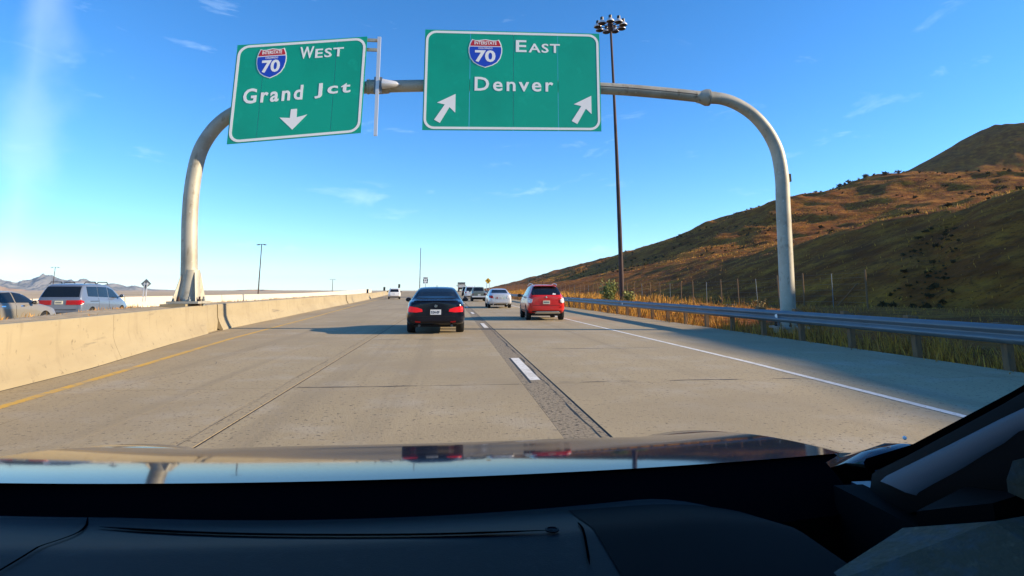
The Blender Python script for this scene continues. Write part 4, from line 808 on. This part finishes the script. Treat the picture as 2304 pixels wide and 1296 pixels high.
eg = empty('own_car', (-0.08, 0, 0)); tag(eg, 'dark car we look out of, with its hood, dashboard and windscreen pillar', 'car')
XC = -0.08
def ynear(a): return 1.0+0.09*a*a
def hoodz(a, Y):
    s = (Y-ynear(a))/1.0
    z = 1.040-0.002*a*a-0.085*s-0.130*s*s+0.0075*math.exp(-((s-0.50)/0.13)**2)*max(0.0, 1-((a-0.05)/0.62)**4)-0.9*max(0, s-0.92)**2
    z += 0.0*math.exp(-((abs(a)-0.72)/0.08)**2)*min(1, 0.3+s)
    return z
mb = MB(); A_ = np.linspace(-0.93, 0.93, 61); T_ = np.concatenate([np.linspace(0, 0.95, 34), np.linspace(1.0, 1.5, 9)])
mb.grid([[(a*0.85, ynear(a)+t, hoodz(a, ynear(a)+t)) for a in A_] for t in T_])
hood = mb.obj('hood', m_hood, eg, smooth=True)
for s in (-1, 1):
    mb = MB(); rr = []
    for t in np.linspace(-0.25, 1.5, 36):
        Y = 1.08+t; zc = 0.984+0.060*math.exp(-((Y-1.02)/0.13)**2)-0.06*max(0, t)-0.09*max(0, t)**2
        rr.append([(s*(0.80+0.012*0), Y, zc-0.012), (s*0.83, Y, zc+0.006), (s*0.88, Y, zc+0.020), (s*0.93, Y, zc+0.016), (s*0.965, Y, zc-0.02), (s*0.985, Y, zc-0.10), (s*0.99, Y, zc-0.4)])
    mb.grid(rr); smooth_angle(mb.obj('fender', m_hood, eg), 60)
smooth_angle(MB().lathe([(0.001, 0), (0.0035, 0.002), (0.0035, 0.005), (0.001, 0.007)], 10, (0.905, 1.06, 1.062), 'z').obj('washer_nozzle', m_dot, eg), 40)
def dashz(x, y):
    k = abs(x)/0.75
    return 1.012+0.034*min(1, max(0, (0.93-y)/0.16))+0.012*k*k - 0.9*max(0, 0.56-y)**2 - 0.05*max(0, (x-0.36)/0.25)**2
mb = MB(); mb.grid([[(a*0.85, ynear(a)+0.03, hoodz(a, ynear(a)+0.03)-0.0015) for a in A_], [(a*0.845, ynear(a)+0.002, hoodz(a, ynear(a))-0.005) for a in A_], [(a*0.81, ynear(a)-0.012, hoodz(a, ynear(a))-0.012) for a in A_], [(a*0.80, ynear(a)-0.05, hoodz(a, ynear(a))-0.018) for a in A_], [(a*0.79, ynear(a)-0.10, 1.005) for a in A_], [(a*0.78, ynear(a)-0.13, 0.985) for a in A_]])
mb.obj('windscreen_edge_band', m_frit, eg, smooth=True)
ylist = np.concatenate([[0.962, 0.958], np.linspace(0.95, 0.50, 30), [0.40, 0.30, 0.22]])
mb = MB(); mb.grid([[(x+0.08*0, y-0.02+0.05*(x/0.75)**2, (dashz(x, y) if y < 0.96 else 0.90)) for x in np.linspace(-0.74, 0.52, 50)] for y in ylist])
mb.obj('dashboard', m_dash, eg, smooth=True)
yright = np.linspace(0.93, 0.30, 30)
mb = MB(); mb.grid([[(x, y-0.02+0.05*((x)/0.75)**2, dashz(x, y)+0.0012) for x in np.linspace(0.255, 0.522, 16)] for y in yright])
mb.obj('dash_right_shade', m_inner, eg, smooth=True)  # overlay on the right of the dash, shade put into its blacker colour
def strip(pts, w, name, mat, h=0.0025):
    P = crm([(x+0.08, y, 0) for x, y in pts], 8); rows_ = []
    for i, p in enumerate(P):
        d = (P[min(i+1, len(P)-1)]-P[max(i-1, 0)]).normalized(); n_ = Vector((-d.y, d.x, 0)); ww = w*min(1, 0.15+6*min(i, len(P)-1-i)/len(P))
        row = []
        for q in (-1, 1):
            e = p+n_*ww*q; yy = e.y+0.02-0.05*(e.x/0.75)**2
            row.append((e.x, e.y, dashz(e.x, yy)+h))
        rows_.append(row)
    return MB().grid(rows_).obj(name, mat, eg)
strip([(-0.455, 0.895), (-0.33, 0.845), (-0.19, 0.805), (-0.02, 0.77), (0.125, 0.755)], 0.0075, 'defroster_slot', m_gap)
strip([(-0.50, 0.95), (-0.475, 0.90), (-0.455, 0.84), (-0.448, 0.76), (-0.45, 0.66)], 0.0016, 'panel_gap', m_gap)
strip([(0.165, 0.80), (0.16, 0.74), (0.148, 0.66)], 0.0014, 'panel_gap', m_gap)
smooth_angle(MB().lathe([(0.008, 0), (0.0085, 0.0016), (0.006, 0.002), (0.006, 0.001)], 18, (0.205, 0.757, dashz(0.2, 0.76)+0.001), 'z').obj('light_sensor', m_dash, eg), 40)
smooth_angle(MB().lathe([(0.024, 0), (0.022, 0.012), (0.014, 0.022), (0.003, 0.026)], 18, (-0.135, 0.575, 1.043), 'z').obj('knob', m_pill, eg), 60)
# right pillar, door and quarter window
def beam(P, Q, ex0, ex1, name, mat):
    """a tapered four sided bar from P to Q; ex: (dx,dz) half sizes at both ends"""
    P, Q = Vector(P), Vector(Q); vs = []
    for c, (a, b) in ((P, ex0), (Q, ex1)): vs += [c+Vector((-a, 0, -b)), c+Vector((a, 0, -b*0.6)), c+Vector((a, 0, b)), c+Vector((-a*0.6, 0, b))]
    return MB().add(vs, [(0, 1, 2, 3), (7, 6, 5, 4), (0, 4, 5, 1), (1, 5, 6, 2), (2, 6, 7, 3), (3, 7, 4, 0)]).obj(name, mat, eg)
X0 = 0.08
for s in (1, -1):
    fx_ = (lambda x: x+X0) if s > 0 else (lambda x: -(x+X0))
    mb = MB(); rr = []
    for (x, y, z), up, dn in (((0.66, 0.92, 1.008), 0.034, 0.030), ((0.63, 0.80, 1.060), 0.040, 0.026), ((0.618, 0.63, 1.138), 0.060, 0.056), ((0.585, 0.40, 1.27), 0.06, 0.06), ((0.53, 0.14, 1.47), 0.055, 0.06), ((0.52, -0.02, 1.50), 0.05, 0.06)):
        ring_ = [(fx_(x+0.035), y+0.035, z+up+0.006), (fx_(x-0.005), y+0.01, z+up), (fx_(x-0.022), y-0.006, z+up*0.55), (fx_(x-0.026), y-0.016, z), (fx_(x-0.018), y-0.022, z-dn*0.7), (fx_(x+0.01), y-0.024, z-dn), (fx_(x+0.05), y, z-dn*1.1), (fx_(x+0.06), y+0.02, z+up*0.4)]
        rr.append(ring_+[ring_[0]])
    smooth_angle(mb.grid([[(x+(0.016 if s > 0 else -0.016), y+0.012, z) for x, y, z in r_] for r_ in rr]).obj('windscreen_pillar', m_inner, eg), 50)
    T0 = [(0.622, 0.86, 1.062), (0.617, 0.735, 1.134), (0.612, 0.61, 1.208), (0.575, 0.38, 1.335), (0.52, 0.12, 1.49)]; T1 = [(0.622, 0.772, 1.060), (0.618, 0.69, 1.115), (0.613, 0.612, 1.170), (0.572, 0.375, 1.285), (0.518, 0.11, 1.44)]
    mb = MB(); mb.grid([[(fx_(a[0]+0.03), a[1]+0.01, a[2]-0.004), (fx_(a[0]+0.012), a[1], a[2]+0.002), (fx_(a[0]), a[1]-0.003, a[2]-0.004), (fx_((a[0]*2+b[0])/3-0.006), (a[1]*2+b[1])/3, (a[2]*2+b[2])/3), (fx_((a[0]+b[0]*2)/3-0.006), (a[1]+b[1]*2)/3, (a[2]+b[2]*2)/3), (fx_(b[0]+0.002), b[1], b[2]+0.002), (fx_(b[0]+0.03), b[1]+0.01, b[2]-0.004)] for a, b in zip(T0, T1)])
    smooth_angle(mb.obj('pillar_trim', m_pill, eg), 60)
    MB().tube([(fx_(x), y, z) for x, y, z in ((0.70, 0.985, 1.044), (0.662, 0.83, 1.104), (0.65, 0.65, 1.205), (0.617, 0.42, 1.335))], 0.010, 8).obj('pillar_gasket', m_gap, eg)
    # door: sill, inner trim, panel below
    MB().box(*sorted((fx_(0.66), fx_(0.80))), -1.1, 0.98, 0.35, 1.02).obj('door', m_hood, eg)
    MB().box(*sorted((fx_(0.61), fx_(0.659))), -1.1, 0.95, 0.35, 1.025).obj('door_trim', m_inner, eg)
    MB().box(*sorted((fx_(0.50), fx_(0.80))), -2.0, -0.55, 0.3, 1.5).obj('rear_quarter', m_trim, eg)
MB().box(-0.62, 0.62, -2.0, 0.10, 1.50, 1.56).obj('roof', m_hood, eg); MB().box(-0.70, 0.70, -2.1, -2.0, 0.3, 1.52).obj('tailgate', m_trim, eg); MB().box(-0.66, 0.66, -2.0, 0.9, 0.25, 0.35).obj('floor_pan', m_trim, eg)
MB().box(-0.64, 0.64, -0.35, -0.2, 0.4, 1.15).obj('front_seat', m_seat, eg)
mb = MB(); mb.box(-0.85, 0.85, 1.0, 2.3, 0.25, 0.55); mb.obj('engine_bay', m_gap, eg)
# pale dusty corner of the dash next to the door
mb = MB()
P = [(0.375, 0.60, 1.046), (0.455, 0.60, 1.064), (0.54, 0.575, 1.088), (0.56, 0.56, 1.082), (0.565, 0.51, 1.06), (0.46, 0.51, 1.03), (0.40, 0.53, 1.02)]
def corner(pts, th, name, mat):
    v = [Vector((x+X0, y, z)) for x, y, z in pts]; n = len(v); lo = [p-Vector((0, 0, th)) for p in v]
    return smooth_angle(MB().add(v+lo, [tuple(range(n)), tuple(range(n, 2*n))[::-1]]+[(i, n+i, n+(i+1) % n, (i+1) % n) for i in range(n)]).obj(name, mat, eg), 20)
corner([(0.50, 0.66, 1.072), (0.555, 0.60, 1.098), (0.62, 0.60, 1.105), (0.62, 0.50, 1.085), (0.56, 0.50, 1.072), (0.36, 0.60, 1.030), (0.355, 0.63, 1.025)], 0.03, 'dash_end_trim', m_dust)
corner([(0.53, 0.675, 1.083), (0.575, 0.62, 1.108), (0.62, 0.62, 1.118), (0.62, 0.70, 1.10)], 0.03, 'speaker_cover', m_inner)
corner([(0.592, 0.585, 1.128), (0.575, 0.60, 1.137), (0.585, 0.60, 1.155), (0.63, 0.585, 1.17), (0.63, 0.56, 1.135)], 0.012, 'quarter_trim', m_dust)
# ---------------------------------------------------------------- grass, weeds, shrubs
gcols = [M('golden_grass', (0.60, 0.30, 0.045), 0.8, spec=0.15), M('straw_grass', (0.42, 0.215, 0.055), 0.8, spec=0.15), M('brown_weed', (0.20, 0.088, 0.026), 0.85, spec=0.1), M('olive_weed', (0.22, 0.135, 0.035), 0.85, spec=0.1), M('orange_weed', (0.42, 0.20, 0.05), 0.85, spec=0.1)]
def blades(name, P, H, W, lean, mix, label):
    n = len(P); a = rng.random(n)*2*np.pi; l = rng.random(n)*lean; b = rng.random(n)*2*np.pi
    dx = np.stack([np.cos(a), np.sin(a), 0*a], 1)*W[:, None]*0.5; tip = np.stack([np.cos(b)*l, np.sin(b)*l, np.sqrt(np.maximum(1-l*l, .1))], 1)*H[:, None]
    mid = np.stack([np.cos(b)*l*0.35, np.sin(b)*l*0.35, np.full(n, 0.55)], 1)*H[:, None]
    V = np.concatenate([P-dx, P+dx, P+mid+dx*0.7, P+mid-dx*0.7, P+tip], 0)
    i = np.arange(n); F4 = np.stack([i, i+n, i+2*n, i+3*n], 1); F3 = np.stack([i+3*n, i+2*n, i+4*n], 1)
    me = bpy.data.meshes.new(name); me.vertices.add(len(V)); me.vertices.foreach_set('co', V.astype(np.float32).ravel())
    me.loops.add(7*n); me.loops.foreach_set('vertex_index', np.concatenate([F4.ravel(), F3.ravel()]).astype(np.int32))
    me.polygons.add(2*n); me.polygons.foreach_set('loop_start', np.concatenate([np.arange(n)*4, 4*n+np.arange(n)*3]).astype(np.int32))
    mi = rng.choice(len(gcols), n, p=mix).astype(np.int32)
    o = link(name, me, gcols); me.polygons.foreach_set('material_index', np.concatenate([mi, mi])); me.update(calc_edges=True); me.validate()
    return tag(o, label, 'grass', kind='stuff')
def clumps(nc, per, xf_, yf_, hf, spread, zf, wk=0.03):
    X, Y = xf_(nc), yf_(nc); kq = fbm(X/1.7, Y/2.6, 55, 3) > -0.10-0.4*rng.random(nc); X, Y = X[kq], Y[kq]; nc = len(X); X = np.repeat(X, per)+rng.normal(0, spread, nc*per); Y = np.repeat(Y, per)+rng.normal(0, spread, nc*per)
    Z_ = np.array([zf(a, b) for a, b in zip(X, Y)])-0.03; H = np.repeat(hf(nc), per)*(0.45+0.75*rng.random(nc*per))
    return np.stack([X, Y, Z_], 1), H, np.full(nc*per, wk)*(0.6+0.8*rng.random(nc*per))
hzf = lambda a, b: float(hz_at(a, b))
P, H, W = clumps(1100, 20, lambda n: 9.42+rng.random(n)**1.3*2.4, lambda n: 5+rng.random(n)**1.6*60, lambda n: 0.12+0.62*rng.random(n)**3, 0.15, lambda a, b: hzf(a, b) if a > 9.35 else 0.0, 0.018)
blades('roadside_grass', P, H, W, 0.85, [.42, .22, .16, .04, .16], 'dry golden weeds under and behind the guardrail')
P, H, W = clumps(750, 22, lambda n: 10.8+rng.random(n)*6.0, lambda n: 30+rng.random(n)*52, lambda n: 0.3+0.75*rng.random(n)**1.6, 0.24, hzf, 0.03)
blades('tall_dry_grass', P, H, W, 0.8, [.58, .22, .06, .06, .08], 'tall golden grass between the guardrail and the fence')
P, H, W = clumps(1300, 12, lambda n: 9.8+rng.random(n)*22, lambda n: 62+rng.random(n)*150, lambda n: 0.5+0.6*rng.random(n), 0.35, hzf, 0.08)
blades('verge_grass', P, H, W, 0.5, [.5, .25, .10, .05, .10], 'golden verge grass farther along the guardrail')
P, H, W = clumps(1400, 10, lambda n: 14+rng.random(n)*18, lambda n: 12+rng.random(n)*55, lambda n: 0.10+0.22*rng.random(n)**2, 0.25, hzf, 0.02)
blades('field_grass', P, H, W, 0.85, [.22, .16, .36, .02, .24], 'brown dry grass on the flat ground below the hill')
bx_ = rng.random(420); yb = 5+bx_**1.2*58
P, H, W = clumps(420, 9, lambda n: np.array([back(q)+abs(rng.normal(0.12, 0.3)) for q in yb]), lambda n: yb, lambda n: 0.05+0.10*rng.random(n), 0.10, lambda a, b: Z(b)+0.82, 0.012)
blades('median_grass', P, H, W, 0.8, [.22, .36, .20, .16, .06], 'short dry grass along the edge of the median strip')
nB = 120000; gx_, gy_ = 57+rng.random(nB)**1.15*162, 55+rng.random(nB)**1.2*420
kk = fbm(gx_/12, gy_/18, 91, 4)+0.22 > rng.random(nB)*0.5; gx_, gy_ = gx_[kk], gy_[kk]; nB = len(gx_)
blades('hill_grass', np.stack([gx_, gy_, hz_at(gx_, gy_)-0.05], 1), 0.18+0.42*rng.random(nB)**2, 0.07+0.12*rng.random(nB), 0.6, [.62, .14, .10, .02, .12], 'golden dry grass tufts that catch the low sun on the hill')
n0 = 2600; gx_, gy_ = 27+rng.random(n0)*30, 30+rng.random(n0)*110
blades('slope_grass', np.stack([gx_, gy_, hz_at(gx_, gy_)-0.03], 1), 0.12+0.3*rng.random(n0)**2, 0.05+0.06*rng.random(n0), 0.8, [.30, .16, .34, .02, .18], 'thin brown grass on the shaded lower slope')
# scrub on the hills
def scrub(n, xs_, ys_, smin, smax, name, label, mat):
    X, Y = xs_, ys_; k = 14; S_ = smin+(smax-smin)*rng.random(n)**2
    C = np.stack([X, Y, hz_at(X, Y)+S_*0.25], 1); C = np.repeat(C, k, 0); s = np.repeat(S_, k)[:, None]
    d = rng.normal(0, 1, (n*k, 3)); d /= np.linalg.norm(d, axis=1)[:, None]; d[:, 2] = np.abs(d[:, 2])*0.8
    c = C+d*s*0.5*rng.random((n*k, 1))**0.4; a = rng.normal(0, 1, (n*k, 3))*s*0.24; b = rng.normal(0, 1, (n*k, 3))*s*0.24
    V = np.stack([c-a-b*0.4, c+a-b*0.4, c+b], 1).reshape(-1, 3); F = np.arange(len(V)).reshape(-1, 3)
    me = bpy.data.meshes.new(name); fast_mesh(me, V, F); return tag(link(name, me, mat), label, 'scrub', kind='stuff')
m_scrub = M('dark_scrub', (0.070, 0.050, 0.024), 0.95, spec=0.05)
n = 3600; sx = 60+rng.random(n)**1.1*165; sy = 20+rng.random(n)*560; keep = fbm(sx/16, sy/30, 61, 3) > 0.02; sx, sy = sx[keep], sy[keep]
scrub(len(sx), sx, sy, 0.30, 1.3, 'hill_scrub', 'dark low scrub dotted over the hill', m_scrub)
n = 420; sy = 240+rng.random(n)*900; scrub(n, 199+rng.normal(0, 3, n), sy, 0.9, 2.6, 'ridge_scrub', 'small bushes along the skyline of the hill', m_scrub)
n = 130; sx = 30+rng.random(n)**1.3*20; sy = 36.5+(sx-31)*0.94+rng.normal(0, 0.7, n)+np.where(rng.random(n) < 0.3, 3.5, 0); scrub(n, sx, sy, 0.12, 0.5, 'gully_scrub', 'dark scrub filling the gully that climbs the near slope', m_scrub)
def shrub(x, y, h, r, label, mat, stems, nleaf, ls, name='shrub', group=None):
    z = hzf(x, y); t = empty(name, (x, y, z)); tag(t, label, 'shrub', group); mb = MB(); tips = []
    for k in range(stems):
        a = random.random()*6.28; q = r*random.uniform(0.15, 0.75); hh = h*random.uniform(0.65, 1.0); p = [(0, 0, -0.1), (q*0.4*math.cos(a), q*0.4*math.sin(a), hh*0.45), (q*math.cos(a), q*math.sin(a), hh)]
        mb.tube(p, [0.02, 0.014, 0.006], 5); tips.append(p)
    mb.obj('stem', m_wood, t)
    c = np.array([np.array(tips[i % stems][1])*(1-u)+np.array(tips[i % stems][2])*u for i, u in enumerate(rng.random(nleaf)*1.05-0.15)])+rng.normal(0, 1, (nleaf, 3))*np.array([r*.17, r*.17, h*.07])
    c[:, 2] = np.maximum(c[:, 2], 0.08); a = rng.normal(0, 1, (nleaf, 3))*ls*0.5; b = rng.normal(0, 1, (nleaf, 3))*ls
    V = np.stack([c-a, c-b*0.5, c+a, c+b], 1).reshape(-1, 3); me = bpy.data.meshes.new('foliage'); fast_mesh(me, V, np.arange(len(V)).reshape(-1, 4)); o = link('foliage', me, mat, t)
    return t
m_leaf = M('yellow_green_leaves', (0.25, 0.26, 0.055), 0.7, var=[((0.12, 0.16, 0.04), 2.5, 0.45, 0.6), ((0.40, 0.33, 0.08), 4, 0.55, 0.7)]); m_leafd = M('dry_bush_twigs', (0.40, 0.25, 0.07), 0.8, var=((0.2, 0.13, 0.05), 4, 0.45, 0.65))
shrub(12.7, 47.5, 2.35, 0.95, 'leafy yellow green bush left of the tall rusty mast', m_leaf, 16, 1700, 0.075)
shrub(14.6, 48.5, 1.35, 0.75, 'lower greenish bush just right of the mast', m_leaf, 10, 800, 0.07)
shrub(11.9, 22.3, 1.05, 0.42, 'round dry bush behind the guardrail, left of the gantry leg', m_leafd, 14, 700, 0.04)
shrub(10.8, 24.6, 0.85, 0.3, 'smaller dry bush behind the rail between two posts', m_leafd, 10, 380, 0.035)
shrub(12.9, 20.6, 0.85, 0.5, 'dry reddish weeds at the right of the gantry leg', gcols[4], 12, 520, 0.035)
# ---------------------------------------------------------------- thin air haze round the whole scene
hzm = bpy.data.materials.new('air_haze'); hzm.use_nodes = True; hn = hzm.node_tree.nodes; hn.clear()
ho = hn.new('ShaderNodeOutputMaterial'); hv = hn.new('ShaderNodeVolumePrincipled'); hv.inputs['Color'].default_value = (0.62, 0.78, 1.0, 1); hv.inputs['Density'].default_value = 4.5e-5
hzm.node_tree.links.new(hv.outputs[0], ho.inputs['Volume'])
tag(MB().box(-9600, 9600, -500, 12400, -90, 260).obj('haze', hzm), 'thin pale air haze over the plain', 'haze', kind='stuff')
